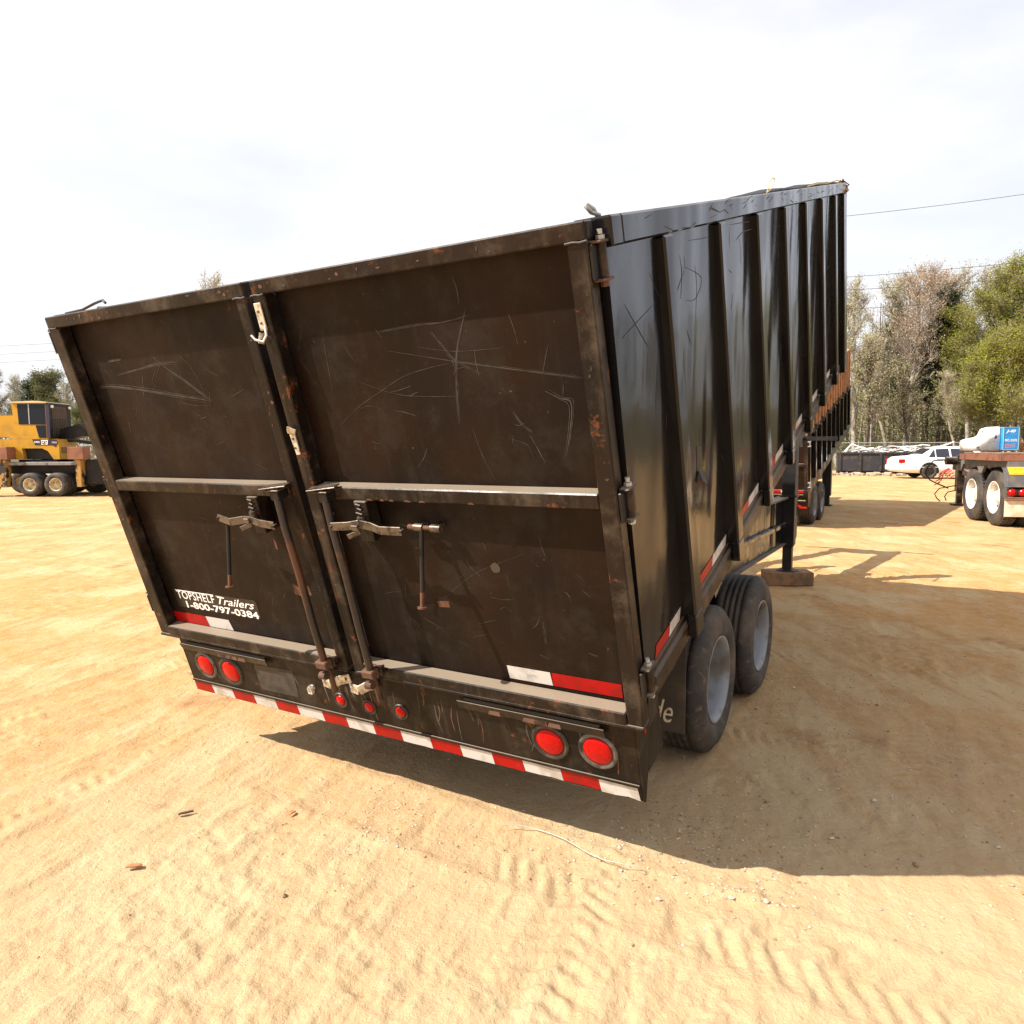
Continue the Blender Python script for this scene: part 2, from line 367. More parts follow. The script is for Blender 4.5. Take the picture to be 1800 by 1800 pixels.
    pale = mul(t, ramp(t, mul(t, d.outputs['Value'], mul(t, mid, 2.2), 'ADD'), 6.5, 2.6), .62); col = mixc(t, pale, col, (.47, .365, .232))
    litter = ramp(t, mul(t, sp.outputs[1], mul(t, big, 6.0), 'ADD'), 47.5, 50.5)
    lc = mixc(t, ramp(t, fine, .4, .6), (.11, .075, .04), (.075, .085, .03)); col = mixc(t, litter, col, lc)
    t.links.new(col, b.inputs['Base Color']); b.inputs['Roughness'].default_value = .92; b.inputs['Specular IOR Level'].default_value = .25
    n1 = bump(t, b, noise(t, c, 38, 6, .72), .012, 1.0)
    n2 = bump(t, b, noise(t, c, 170, 3, .6), .0016, .8, n1)
    n3 = bump(t, b, pv.outputs['Distance'], .003, .35, n2)
    bump(t, b, strk, .02, .45, n3)
    me.materials.append(m)
    o = bpy.data.objects.new('ground', me); SC.collection.objects.link(o); o['kind'] = 'structure'
    o['label'] = 'sandy orange and cream clay lot marked with tyre tracks'
build_ground()
def gz(x, y): return float(ground_h(np.array([x]), np.array([y]))[0]) - .006
def make_gravel():
    V = []; F = []; mi = []; n = 0
    ico = [(0, 0, 1), (.9, 0, .25), (.28, .85, .2), (-.72, .52, .3), (-.7, -.55, .15), (.3, -.85, .3), (.5, .4, -.5), (-.4, .1, -.6), (.2, -.5, -.5)]
    tri = [(0, 1, 2), (0, 2, 3), (0, 3, 4), (0, 4, 5), (0, 5, 1), (1, 6, 2), (2, 6, 7), (2, 7, 3), (3, 7, 4), (4, 7, 8), (4, 8, 5), (5, 8, 1), (1, 8, 6)]
    pts = []
    while len(pts) < 6500:
        r = 2.3 + 9 * random.random() ** 1.4; a = R_(random.uniform(-44, 46)); x, y = r * math.sin(a), r * math.cos(a)
        dens = .10 + .9 * (vn(np.array([x / .7 + 3]), np.array([y / .7]))[0] > .55)
        if x > -.3 and y < 7: dens *= 1.9 * (.25 + .75 * (fbm(np.array([x / 1.1 + 7]), np.array([y / 1.1 + 2]), 2)[0] > .02))
        if x < -.6: dens *= .15
        if random.random() < dens: pts.append((x, y))
    for _ in range(600):
        a = random.gauss(0, 1); pts.append((.62 + random.gauss(0, .28), 2.55 + random.gauss(0, .22)))
    P = np.array(pts); Z = ground_h(P[:, 0], P[:, 1]) - .006
    for (x, y), z in zip(pts, Z):
        s = random.uniform(.0022, .0062) * (2.0 if random.random() < .03 else 1) * (1.12 if x > -.3 else 1); q = random.uniform(0, 6.3); cq, sq = math.cos(q), math.sin(q); fl = random.uniform(.4, .8)
        for (a, b, c) in ico:
            j = random.uniform(.75, 1.25); V.append((x + s * j * (a * cq - b * sq), y + s * j * (a * sq + b * cq), z + s * .12 + s * j * c * fl))
        k = random.random(); m = 0 if k < .55 else (1 if k < .85 else 2)
        for f in tri: F.append(tuple(i + n for i in f)); mi.append(m)
        n += 9
    mb = MB(); mb.v = V; mb.f = F; mb.mi = mi; mb.sm = [False] * len(F)
    o = mb.build('gravel', [simple('stone_cream', (.50, .43, .33), .85, var=(.36, .27, .17), vs=60), simple('stone_brown', (.27, .17, .09), .9), simple('stone_grey', (.30, .26, .21), .8)])
    tag(o, 'loose pebbles and crumbs of clay scattered over the lot', kind='stuff')
make_gravel()
def chip(x, y, L, wd, az, name, label, cat, mat, curl=.004):
    m_ = MB(); n = 6; V = []; F = []
    for i in range(n + 1):
        t = i / n; h = curl * .6 * math.sin(t * 3.1) + .001 * math.sin(t * 9); k = wd / 2 * (.5 + .5 * math.sin(math.pi * min(max(t, .08), .92)))
        V += [(-k, (t - .5) * L, h + .002), (k, (t - .5) * L, h + .003), (k, (t - .5) * L, h + .008), (-k, (t - .5) * L, h + .007)]
    for i in range(n):
        for k in range(4): F.append((4 * i + k, 4 * i + (k + 1) % 4, 4 * i + 4 + (k + 1) % 4, 4 * i + 4 + k))
    F += [(0, 1, 2, 3), (4 * n + 3, 4 * n + 2, 4 * n + 1, 4 * n)]
    m_.add(V, F); o = m_.build(name, mat); o.matrix_world = frame(x, y, az, max(gz(x + dx, y + dy) for dx in (-.01, 0, .01) for dy in (-.01, 0, .01)) + .004); tag(o, label, cat); return o
bark = simple('dark_bark_chip', (.06, .04, .03), .8); leafm = simple('dry_leaf', (.36, .15, .06), .8)
chip(-1.287, 2.75, .055, .014, 62, 'bark_chip', 'small dark chip of bark lying alone on the pale sand in the sun', 'bark chip', bark)
chip(-1.30, 2.38, .05, .022, 80, 'dry_leaf', 'curled rust brown leaf nearest the lower left corner of the lot', 'leaf', leafm, .005)
chip(-.87, 2.75, .03, .02, 30, 'dry_leaf', 'small rust brown leaf on sand right of the dark bark chip', 'leaf', leafm, .01)
chip(-2.05, 4.55, .05, .03, 80, 'stone', 'single rounded brown stone on the sand left of the tail lights', 'stone', M['dirt_stone'], .012)
wr = MB(); wr.tube([(.06 * i, .05 * math.sin(i * .7) - .03 * i, .006 + .004 * math.sin(i * 2)) for i in range(9)], .0016, 5)
o = wr.build('wire', M['galv']); o.matrix_world = frame(-.05, 2.62, 0, gz(.1, 2.6) + .006); tag(o, 'thin loose curl of wire on the pale sand below the shadow edge', 'wire')

# ------------------------------------------------------------------ wheels
def wheel_meshes(R, rimR, W, dish, mats, grooves=4, holes=8, lug=False):
    dr = R - rimR; t = MB(); ax = (1, 0, 0); c = (0, 0, 0)
    prof = [(rimR - .004, -.02), (rimR + .012, -.002), (rimR + .25 * dr, .010), (rimR + .5 * dr, .014), (rimR + .72 * dr, .006), (R - .03, -.006), (R - .010, -.018), (R - .002, -.034)]
    g0, g1 = -.045, -W + .045
    for k in range(grooves):
        x = g0 + (g1 - g0) * (k + .5) / grooves
        prof += [(R, x + .009), (R - .009, x + .004), (R - .009, x - .004), (R, x - .009)]
    prof += [(R - .002, -W + .034), (R - .010, -W + .018), (R - .03, -W + .006), (rimR + .5 * dr, -W - .012), (rimR, -W)]
    t.lathe(prof, c, ax, 72)
    if lug:
        for k in range(46):
            a = 2 * math.pi * k / 46
            for s in (-1, 1):
                T = Matrix.Rotation(a + s * .03, 4, 'X'); t.box(-W * .5 + s * W * .2 - .05, -W * .5 + s * W * .2 + .05, -.022, .022, R - .006, R + .012, .003, 0, T)
    r = MB()
    r.lathe([(rimR + .012, -.004), (rimR + .013, .004), (rimR + .002, .002), (rimR - .008, -.012), (rimR - .016, -.03), (rimR - .020, -dish * .7), (rimR - .035, -dish * .92), (rimR - .05, -dish)], c, ax, 64)
    r.lathe([(rimR - .012, -W), (rimR - .02, -W * .7), (rimR - .035, -dish - .004)], c, ax, 48)
    h = MB(); h.lathe([(rimR - .049, -dish), (rimR * .62, -dish * .86), (rimR * .46, -dish * .84), (rimR * .42, -dish * .8)], c, ax, 48)
    h.lathe([(rimR * .42, -dish * .8), (rimR * .40, -dish * .5), (rimR * .34, -dish * .42), (0, -dish * .4)], c, ax, 28)
    for k in range(holes):
        a = 2 * math.pi * k / holes; y, z = math.cos(a), math.sin(a)
        h.lathe([(.0, -dish * .80), (rimR * .09, -dish * .80), (rimR * .09, -dish * .93)], (0, y * rimR * .66, z * rimR * .66), ax, 12, mi=1)  # black discs painted as the shade in the hand holes
        a += .3; y, z = math.cos(a), math.sin(a)
        h.lathe([(0, -dish * .66), (.009, -dish * .66), (.011, -dish * .9)], (0, y * rimR * .5, z * rimR * .5), ax, 6, mi=2, smooth=False)
    return t, r, h, mats
def add_wheel(parent, M4, meshes, cache={}):
    t, r, h, mats = meshes; key = id(t)
    o = h.build('wheel', [mats[1], M['black'], M['galv']], parent) if key not in cache else cache[key][0].copy()
    if key in cache: SC.collection.objects.link(o); o.parent = parent
    o.matrix_parent_inverse = Matrix(); o.matrix_local = M4
    if key not in cache:
        a = t.build('tyre', mats[0], o); b = r.build('rim', mats[1], o); cache[key] = (o, a, b)
    else:
        for src in cache[key][1:]:
            q = src.copy(); SC.collection.objects.link(q); q.parent = o; q.matrix_parent_inverse = Matrix(); q.matrix_local = Matrix()
    return o
def side_M(x, y, z, right=True, rot=0.0):
    m_ = Matrix.Translation((x, y, z)); 
    if not right: m_ = m_ @ Matrix.Rotation(math.pi, 4, 'Z')
    return m_ @ Matrix.Rotation(rot, 4, 'X')
# ------------------------------------------------------------------ big dump trailer
U_ = Vector((0.86057193, -0.50931981, 0.00304602)); V_ = Vector((0.48449987, 0.82045013, 0.30351516)); W_ = Vector((-0.15708539, -0.25972084, 0.95282174))
O_ = Vector((-1.67041623, 3.38207951, -0.8412167 + CAMH))
Bm = Matrix(((U_.x, V_.x, W_.x, O_.x), (U_.y, V_.y, W_.y, O_.y), (U_.z, V_.z, W_.z, O_.z), (0, 0, 0, 1)))
AZ_T = math.degrees(math.atan2(V_.x, V_.y))
Lm = frame(O_.x, O_.y, AZ_T); Lb = Lm.inverted() @ Bm
T1 = thing('dump_trailer', 'large black dump trailer with ribbed sides, closed rear doors and raised bed', 'dump trailer', Lm)
WD, HT, LN = 2.4, 1.4431, 4.77
RIBS = [.435 + .6194 * k for k in range(7)]
BX = lambda: MB(Lb)
side_mats = [M['side'], M['scuff_and_shade'], M['frame'], M['rust_fresh'], M['scratch']]
# walls and floor
mb = BX()
PB, PT = 2.402, 2.428   # sheets lean out towards the top, shaped to raise their mirrored horizon
for s in (0, 1):
    Tq = (lambda x, y, h: (x, h, y)) if s else (lambda x, y, h: (2.4 - x, h, y))
    mb.prism([(2.372, .02), (PB, .02), (PT, 1.3715), (2.372, 1.3715)], Tq, .0625, 4.62)
mb.box(.03, 2.37, 4.70, 4.74, .02, 1.40, .003); mb.box(.03, 2.37, .10, 4.70, .0, .03, .003)
Tsd = lambda x, y, h: (PB + (PT - PB) * (y - .02) / 1.38 + h, x, y)
for wd, pts in [(0.006, [(0.147, 1.226), (0.212, 1.165), (0.311, 1.074)]), (0.005, [(0.366, 1.189), (0.211, 1.16), (0.11, 1.141)]), (0.005, [(0.357, 1.282), (0.39, 1.244), (0.424, 1.205)]), (0.012, [(0.649, 1.302), (0.66, 1.243), (0.632, 1.171)]), (0.009, [(0.807, 1.26), (0.816, 1.18), (0.78, 1.081)]), (0.006, [(0.692, 1.261), (0.874, 1.207), (0.797, 1.148), (0.683, 1.158)]), (0.008, [(1.581, 1.286), (1.566, 1.148)]), (0.007, [(1.284, 1.352), (1.419, 1.35), (1.625, 1.345)]), (0.008, [(1.377, 1.288), (1.496, 1.312), (1.66, 1.313)]), (0.008, [(0.75, 1.336), (0.992, 1.329)]), (0.008, [(0.677, 1.064), (0.719, 1.005)])]:
    mb.ribbon(pts, wd * .5, Tsd, .0012, 1)
for k in range(70):
    v = random.uniform(.16, 4.5); wv = random.uniform(.2, 1.34) if random.random() < .6 else random.uniform(1.1, 1.36); L = random.uniform(.05, .28); q = random.gauss(1.2, .7)
    pts = [(v, wv), (v + L * .5 * math.cos(q) * .6, wv + L * .5 * math.sin(q)), (v + L * math.cos(q + random.gauss(0, .3)) * .6, wv + L * math.sin(q))]
    if all(.15 < p[0] < 4.55 and .17 < p[1] < 1.36 for p in pts): mb.ribbon(pts, random.uniform(.002, .006), Tsd, .0012, 1 if random.random() < .7 else 4)
# torn hole between the first two ribs, its inner shade a dark painted patch
mb.prism([(.70, .565), (.755, .56), (.765, .64), (.71, .655)], Tsd, .0008, .0016, 1)
mb.prism([(.705, .565), (.745, .552), (.752, .50), (.712, .525)], lambda x, y, h: (2.412 + h + (.57 - y) * .22, x, y), .001, .004, 2)
mb.build('bed_walls', side_mats, T1)
mb = BX()
mb.box(2.372, 2.448, .135, 4.80, 1.372, 1.446, .006); mb.box(-.045, .028, .135, 4.80, 1.372, 1.446, .006); mb.box(.03, 2.37, 4.72, 4.80, 1.372, 1.446, .006)
Ttr = lambda x, y, h: (2.448 + h, x, y)
for k in range(60):
    v = random.uniform(.3, 4.6); wv = random.uniform(1.378, 1.43); L = random.uniform(.02, .12); q = random.uniform(-.9, 1.2)
    mb.ribbon([(v, wv), (v + L * .5, wv + .015 * math.sin(q)), (v + L, max(1.376, min(1.442, wv + .03 * math.sin(q))))], random.uniform(.0015, .004), Ttr, .001, random.choice((1, 1, 3, 4)))
mb.build('top_rail', side_mats, T1)
mb = BX()
for s in (0, 1):
    a = (2.34, 2.420) if s else (-.020, .06)
    mb.box(*a, .10, 4.78, .030, .098, .005); a2 = (2.372, 2.409) if s else (-.009, .028); mb.box(*a2, .10, 4.78, .0985, .124, .004)
mb.box(.03, 2.37, 4.70, 4.78, -.055, .02, .005)
mb.build('bottom_rail', [M['frame']], T1)
for s in (0, 1):
    for v in RIBS:
        mb = BX(); a = (2.395, 2.4545) if s else (-.0545, .005)
        dv = random.uniform(-.004, .004)
        mb.box(*a, v, v + .085, .128, 1.371, .007)
        b2 = (2.4205, 2.4540) if s else (-.0540, -.0205); mb.box(*b2, v + .001, v + .084, .045, .1275, .004)
        mb.build('side_rib', [M['side']], T1)
    mb = BX(); a = (2.4005, 2.4555) if s else (-.0555, -.0005); mb.box(*a, 4.622, 4.772, .03, 1.371, .006); mb.box(*((2.3, 2.40) if s else (0, .1)), 4.741, 4.772, .03, 1.371, .004)
    mb.build('corner_post', [M['side']], T1)
    mb = BX(); a = (2.345, 2.3985) if s else (.0015, .055); mb.box(*a, .064, .134, -.065, 1.3710, .004); a = (2.345, 2.448) if s else (-.048, .055); mb.box(*a, .062, .1345, 1.3722, 1.446, .005)
    mb.build('corner_post', [M['side']], T1)
# side reflective tape, each strip its own part
def sidetape(v0, v1, mat, sl=.02):
    m_ = BX(); m_.prism([(v0, .132), (v1, .132), (v1 + sl, .172), (v0 + sl, .172)], Tsd, .0012, .0020); m_.build('reflective_tape', [mat], T1)
sidetape(.145, .285, M['red_tape']); sidetape(.287, .40, M['white_tape'])
for k in range(6):
    v = RIBS[k] + .10; e = RIBS[k + 1] - .03; sidetape(v, v + (e - v) * .58, M['red_tape']); sidetape(v + (e - v) * .58 + .002, e, M['white_tape'])
# rear doors
PV = .055
Tpn = lambda x, y, h: (x, PV - h, y)
Tfr = lambda x, y, h: (x, -h, y)
SCR = [(0.006, [(1.687, 1.174), (1.924, 1.126), (2.141, 1.087), (2.325, 1.055)]), (0.008, [(1.993, 1.271), (1.949, 1.182), (1.927, 1.122), (1.909, 1.024), (1.899, 0.94)]), (0.007, [(1.86, 1.217), (1.892, 1.173), (1.925, 1.129), (2.006, 1.084)]), (0.004, [(1.928, 1.125), (1.826, 1.113), (1.721, 1.092), (1.624, 1.052), (1.509, 1.002), (1.38, 0.924)]), (0.004, [(1.526, 1.091), (1.669, 1.042), (1.796, 1.027), (1.909, 1.023)]), (0.004, [(1.806, 1.176), (1.931, 1.155), (2.084, 1.153)]), (0.005, [(2.125, 1.251), (2.138, 1.199), (2.142, 1.157)]), (0.006, [(2.092, 0.971), (2.113, 0.935), (2.147, 0.906)]), (0.004, [(1.943, 0.924), (1.962, 0.831), (1.994, 0.755)]), (0.012, [(2.205, 1.025), (2.246, 1.003), (2.28, 0.988), (2.265, 0.908), (2.243, 0.838)]), (0.004, [(2.065, 0.89), (2.125, 0.867), (2.136, 0.817)]), (0.007, [(1.666, 1.234), (1.814, 1.242), (1.9, 1.24), (2.001, 1.251)]), (0.004, [(1.435, 1.253), (1.425, 1.163), (1.413, 1.029)]), (0.004, [(2.05, 0.516), (1.875, 0.443), (1.78, 0.385), (1.696, 0.317)]), (0.004, [(1.966, 0.448), (1.971, 0.415), (1.972, 0.378)]), (0.008, [(2.076, 0.277), (2.074, 0.193)]), (0.006, [(2.222, 0.182), (2.256, 0.176)]), (0.012, [(0.27, 1.179), (0.42, 1.194), (0.548, 1.207), (0.665, 1.207)]), (0.012, [(0.521, 1.246), (0.606, 1.182), (0.685, 1.133), (0.742, 1.091), (0.801, 1.052)]), (0.016, [(0.125, 1.139), (0.218, 1.136), (0.4, 1.114), (0.623, 1.079), (0.801, 1.052)]), (0.004, [(0.682, 1.241), (0.741, 1.18), (0.773, 1.086)]), (0.006, [(0.816, 1.176), (0.874, 1.141)]), (0.006, [(0.431, 1.17), (0.398, 1.087)]), (0.005, [(0.9, 1.059), (0.996, 1.089)]), (0.014, [(0.24, 1.239), (0.332, 1.24)]), (0.006, [(0.244, 0.997), (0.225, 0.94)]), (0.005, [(0.592, 1.064), (0.674, 1.042), (0.782, 1.034)])]
RUSTP = [[(0.946, 0.304), (0.968, 0.29), (1.033, 0.302), (1.04, 0.26), (0.995, 0.245), (0.945, 0.254)], [(1.662, 0.305), (1.712, 0.309), (1.713, 0.285), (1.666, 0.282)], [(0.914, 0.502), (0.922, 0.475), (0.922, 0.448), (0.909, 0.454)]]
def lev(u, v, w): return Lb @ Vector((u, v, w))
def hinge(parent, w0, left, k):
    m_ = BX(); s = -1 if left else 1; e = -.006 if left else 2.406
    U = lambda a: e + s * a
    rust = 1 if k == 2 else 0
    m_.box(U(0), U(.012), .004, .10, w0, w0 + .085, .003, 0)
    for wv in (w0 - .004, w0 + .086): m_.box(U(.0), U(.031), .014, .074, wv, wv + .007, .002, 1 + rust)
    m_.tube([(U(.017), .044, w0 + .004), (U(.017), .044, w0 + .085)], .0135, 14, 1)
    m_.tube([(U(.017), .044, w0 + .094), (U(.017), .044, w0 + .104)], .011, 6, 3, smooth=False); m_.tube([(U(.017), .044, w0 + .106), (U(.017), .044, w0 + .118)], .007, 8, 3)
    m_.tube([(U(.017), .044, w0 - .018), (U(.017), .044, w0 - .004)], .011, 6, 2 if rust else 3, smooth=False)
    m_.build('hinge', [M['black'], M['frame'], M['rusty'], M['galv']], parent)
def build_door(left):
    if left: a, b, si, so = 0.0, 1.186, .072, 1.138
    else: a, b, si, so = 1.222, 2.405, 1.276, 2.350
    m_ = BX()
    m_.box(a, b, 0, .050, 1.396, 1.4431, .004)
    m_.box(a, si, .001, .050, -.022, 1.3955, .004); m_.box(so, b, .001, .050, -.022, 1.3955, .004)
    m_.box(si + .0005, so - .0005, 0.002, .0545, .695, .742, .004)
    m_.box(a + .0005, b - .0005, -.004, .0545, -.040, .022 + .004, .005) if False else m_.box(si + .0005, so - .0005, -.003, .0545, -.030, .020, .004)
    m_.box(a, b, -.0045, .050, -.036, -.0225, .003)
    # weld beads at the tube joints and a dark plate painted as the shade inside the tube end
    for uu in ((a + si) / 2, (so + b) / 2):
        m_.tube([(uu - .03, -.001, 1.395), (uu - .01, -.002, 1.3965), (uu + .01, -.001, 1.394), (uu + .03, -.002, 1.396)], .0035, 6, 2)
    m_.box((2.4052 if not left else -.0012), (2.4062 if not left else -.0002), .009, .042, 1.404, 1.436, .0003, 3)
    # chipped paint on the tube faces
    for k in range(20):
        if random.random() < .5: u = random.uniform(a + .01, b - .05); wv = random.uniform(1.406, 1.432)
        else: u = random.choice((a + .012, so + .012)) + random.uniform(0, .03); wv = random.uniform(.05, 1.35)
        L = random.uniform(.003, .013); h_ = random.uniform(.002, .009)
        m_.prism([(u + L * math.cos(q * .9) * random.uniform(.5, 1), wv + h_ * math.sin(q * .9) * random.uniform(.5, 1)) for q in range(7)], Tfr, .0006 - .001 * (wv < 1.39), .0010 - .001 * (wv < 1.39), random.choice((1, 1, 2)))
    if not left:
        for u in (1.50, 1.548, 1.60, 1.655, 1.72, 1.90): u += random.uniform(-.01, .01); m_.prism([(u, .697), (u + random.uniform(.015, .032), .6965), (u + .016, .7035), (u + .004, .702)], lambda x, y, h: (x, .002 - h, y), .0004, .001, 1)
    d = m_.build('rear_door', [M['frame'], M['rust_fresh'], M['scratch'], M['scuff_and_shade']], T1)
    # panel
    m_ = BX(); m_.box(si - .002, so + .002, PV, PV + .006, -.02, 1.41, .001)
    for wd, pts in SCR:
        if (pts[0][0] < 1.2) == left: m_.ribbon(pts, wd * .42, Tpn, .0008, 1)
        if (pts[0][0] < 1.2) == left and wd > .0055:
            for o2 in (-1, 1): m_.ribbon([(p[0] + o2 * wd * random.uniform(.3, .7), p[1] + o2 * wd * random.uniform(.2, .6)) for p in pts[:-1] + [pts[-1]]][random.choice((0, 0, 1)) if len(pts) > 2 else 0:], wd * .16, Tpn, .0008, 1)
    for k in range(50):
        u = random.uniform(si + .05, so - .08); wv = random.choice((random.uniform(.1, .64), random.uniform(.8, 1.3))); L = random.uniform(.01, .10); q = random.uniform(0, 6.28)
        p2 = (u + L * math.cos(q), wv + L * math.sin(q))
        if si + .02 < p2[0] < so - .02 and (.06 < p2[1] < .66 or .77 < p2[1] < 1.36): m_.ribbon([(u, wv), ((u + p2[0]) / 2 + random.gauss(0, .004), (wv + p2[1]) / 2 + random.gauss(0, .004)), p2], random.uniform(.0012, .0028), Tpn, .0008, 1)
    for q in RUSTP:
        if (q[0][0] < 1.2) == left: m_.prism(q, Tpn, .0004, .0009, 2)
    if not left: m_.prism([(1.93 + .02 * math.cos(k * .7) * random.uniform(.7, 1), .455 + .022 * math.sin(k * .7) * random.uniform(.7, 1)) for k in range(9)], Tpn, .0004, .0009, 3)
    m_.build('door_panel', [M['door'], M['scratch'], M['rust_fresh'], simple('dried_mud_spot', (.045, .034, .020), .9)], d)
    # tape
    def tp(u0, u1, w0, w1, mat, sl):
        q = BX(); q.prism([(u0, w0), (u1, w0), (u1 + sl, w1), (u0 + sl, w1)], Tpn, .0012, .0020); return q
    if left:
        tp(.074, .312, .021, .072, 0, -.008).build('reflective_tape', [M['red_tape']], d); tp(.314, .475, .021, .072, 0, -.014).build('reflective_tape', [M['white_tape']], d)
    else:
        q = tp(1.908, 2.074, .034, .084, 0, -.004)
        for k in range(3): q.prism([(1.975 + .012 * k, .050 + .004 * k), (1.985 + .012 * k, .046 + .004 * k), (1.987 + .012 * k, .062 + .002 * k), (1.978 + .012 * k, .067)], Tpn, .0021, .0024, 1)
        q.build('reflective_tape', [M['white_tape'], simple('grey_print', (.35, .34, .33), .5)], d)
        tp(2.076, 2.322, .034, .084, 0, 0).build('reflective_tape', [M['red_tape']], d)
    if left:
        q = BX(); rr = []
        for cx, cy, a0 in ((.672, .118, -90), (.672, .181, 0), (.140, .181, 90), (.140, .118, 180)):
            for k in range(5): an = R_(a0 + 22.5 * k); rr.append((cx + .014 * math.cos(an), cy + .014 * math.sin(an)))
        q.prism([(x, y) for x, y in rr], Tpn, .0007, .0011, 0)
        sh = lambda x, y, h: Tpn(x, y + .0, h)
        put_text(q, 'TOPSHELF', sh, .146, .1500, .0018, width=.262, mi=1, size=.056, offset=.0005, space=1.10)
        q.prism([(.143, .1895), (.41, .1895), (.412, .1935), (.143, .1935)], Tpn, .0019, .0023, 1)
        put_text(q, 'Trailers', sh, .432, .150, .0018, width=.236, mi=1, size=.054, shear=.42, offset=.0004)
        q.prism([(.428, .1885), (.47, .187), (.47, .189), (.428, .1905)], Tpn, .0019, .0023, 1)
        put_text(q, '1-800-797-0384', sh, .192, .1060, .0018, width=.485, mi=1, size=.046, offset=.0010)
        q.build('sticker', [M['black_vinyl'], M['white_vinyl']], d)
    # cam latch, bar lever and its bracket
    du = 0 if left else .552
    q = BX()
    if left: path = [(.750, -.036, .615), (.83, -.048, .606), (.90, -.036, .614), (.945, -.042, .616), (.995, -.050, .610), (1.08, -.056, .606)]
    else: path = [(1.365, -.056, .618), (1.44, -.050, .622), (1.485, -.042, .628), (1.53, -.036, .618), (1.57, -.044, .610), (1.660, -.044, .612)]
    for k in range(len(path) - 1): q.beam(path[k], path[k + 1], .006, .030, (0, 0, 1), .001, 0)
    for p in (path[0], path[-1]): q.tube([(p[0], p[1] - .008, p[2]), (p[0], p[1] + .008, p[2])], .006, 8, 1)
    q.build('latch_lever', [M['steel'], M['frame']], d)
    q = BX(); uc = .930 if left else 1.470
    q.box(uc - .028, uc + .028, -.006, .050, .545, .694, .003, 0)
    q.tube([(uc - .004, -.012, .64), (uc - .004, -.014, .60)], .014, 10, 1); q.tube([(uc - .004, -.05, .612), (uc - .004, -.008, .612)], .009, 8, 1)
    q.box(uc - .016, uc + .012, -.055, -.008, .606, .626, .002, 1)
    for k in range(5): q.tube([(uc - .016 + .006 * math.sin(k * 2), -.010, .685 - .016 * k), (uc + .008, -.013, .681 - .016 * k)], .004, 6, 2)
    q.beam((uc - .035, -.06, .585), (uc + .01, -.045, .60), .004, .018, (0, 0, 1), .001, 1)
    q.build('latch_bracket', [M['frame'], M['steel'], M['frame']], d)
    # hanging pin (truly plumb)
    q = MB(); p = lev(*((.785, -.030, .590) if left else (1.695, .018, .605))); L = .245 if left else .268
    q.tube([p, p - Vector((0, 0, L * .82))], .0075, 8, 0); q.tube([p - Vector((0, 0, L * .82)), p - Vector((0, 0, L))], .0075, 8, 1)
    q.tube([p - Vector((0, 0, L)), p - Vector((0, 0, L + .006))], .017, 10, 1); q.build('locking_pin', [M['black'], M['rust_fresh']], d)
    if not left:
        q = BX(); q.tube([(1.640, .02, .600), (1.668, .02, .600)], .010, 8, 1); q.tube([(1.665, .02, .600), (1.700, .02, .600)], .0135, 12, 0); q.tube([(1.700, .02, .600), (1.735, .02, .600)], .008, 8, 1)
        q.tube([(1.733, .02, .600), (1.772, .02, .600)], .0135, 12, 0); q.box(1.67, 1.695, .02, .056, .594, .606, .001, 0); q.box(1.74, 1.765, .02, .056, .594, .606, .001, 0)
        q.build('pin_sleeve', [M['steel'], M['rust_fresh']], d)
    # vertical lock rod with its top guide and collar
    ur = 1.108 if left else 1.345
    q = BX(); pts = [(ur, -.030, .722), (ur + .012, -.045, .60), (ur + .022, -.050, .42), (ur + .018, -.050, .20), (ur + .010, -.042, .02)]
    q.tube(pts, .0145, 12, 0); q.tube([(ur + .010, -.042, .02), (ur - .006, -.018, -.055), (ur - .010, -.012, -.130)], .0115, 10, 1); q.build('lock_rod', [M['rust_rod'], M['rusty']], d)
    q = BX(); q.box(ur - .034, ur + .03, -.05, .0, .735, .742, .002, 0); q.beam((ur - .055, -.042, .7475), (ur + .05, -.012, .752), .045, .005, (0, 0, 1), .001, 0); q.box(ur - .02, ur + .022, -.046, .0, .700, .7345, .003, 1)
    q.build('rod_guide', [M['steel'], M['black']], d)
    q = BX(); q.box(ur - .020, ur + .036, -.066, -.005, .004, .036, .004, 0); q.box(ur + .02, ur + .05, -.030, -.004, .002, .040, .003, 1); q.tube([(ur - .02, -.05, -.035), (ur + .012, -.05, -.032)], .0165, 10, 0)
    q.build('rod_collar', [M['rusty'], M['frame']], d)
    if not left:   # two pale catch plates on the stile
        q = BX(); q.box(1.226, 1.256, -.006, -.001, 1.285, 1.372, .001, 0)
        q.tube([(1.252, -.005, 1.30), (1.252, -.010, 1.27), (1.243, -.022, 1.252), (1.222, -.034, 1.262), (1.212, -.036, 1.278)], .004, 6, 1); q.beam((1.236, -.010, 1.278), (1.232, -.022, 1.246), .024, .004, (1, 0, 0), .001, 0)
        for wv in (1.345, 1.308): q.tube([(1.241, -.010, wv), (1.241, -.005, wv)], .004, 6, 2)
        q.build('catch_plate', [M['zinc'], M['white_vinyl'], M['rusty']], d)
        q = BX(); q.prism([(1.228, .935), (1.252, .935), (1.254, .862), (1.236, .860)], Tfr, .001, .006, 0)
        q.prism([(1.222, .938), (1.230, .952), (1.243, .966), (1.268, .950), (1.254, .935)], lambda x, y, h: (x, -h - (y - .935) * .5, y), .001, .006, 0)
        for wv in (.918, .885): q.tube([(1.241, -.010, wv), (1.241, -.005, wv)], .004, 6, 2)
        q.build('catch_plate', [M['zinc'], M['white_vinyl'], M['rusty']], d)
    for k, wv in enumerate((.085, .660, 1.300)): hinge(d, wv, left, k)
build_door(True); build_door(False)
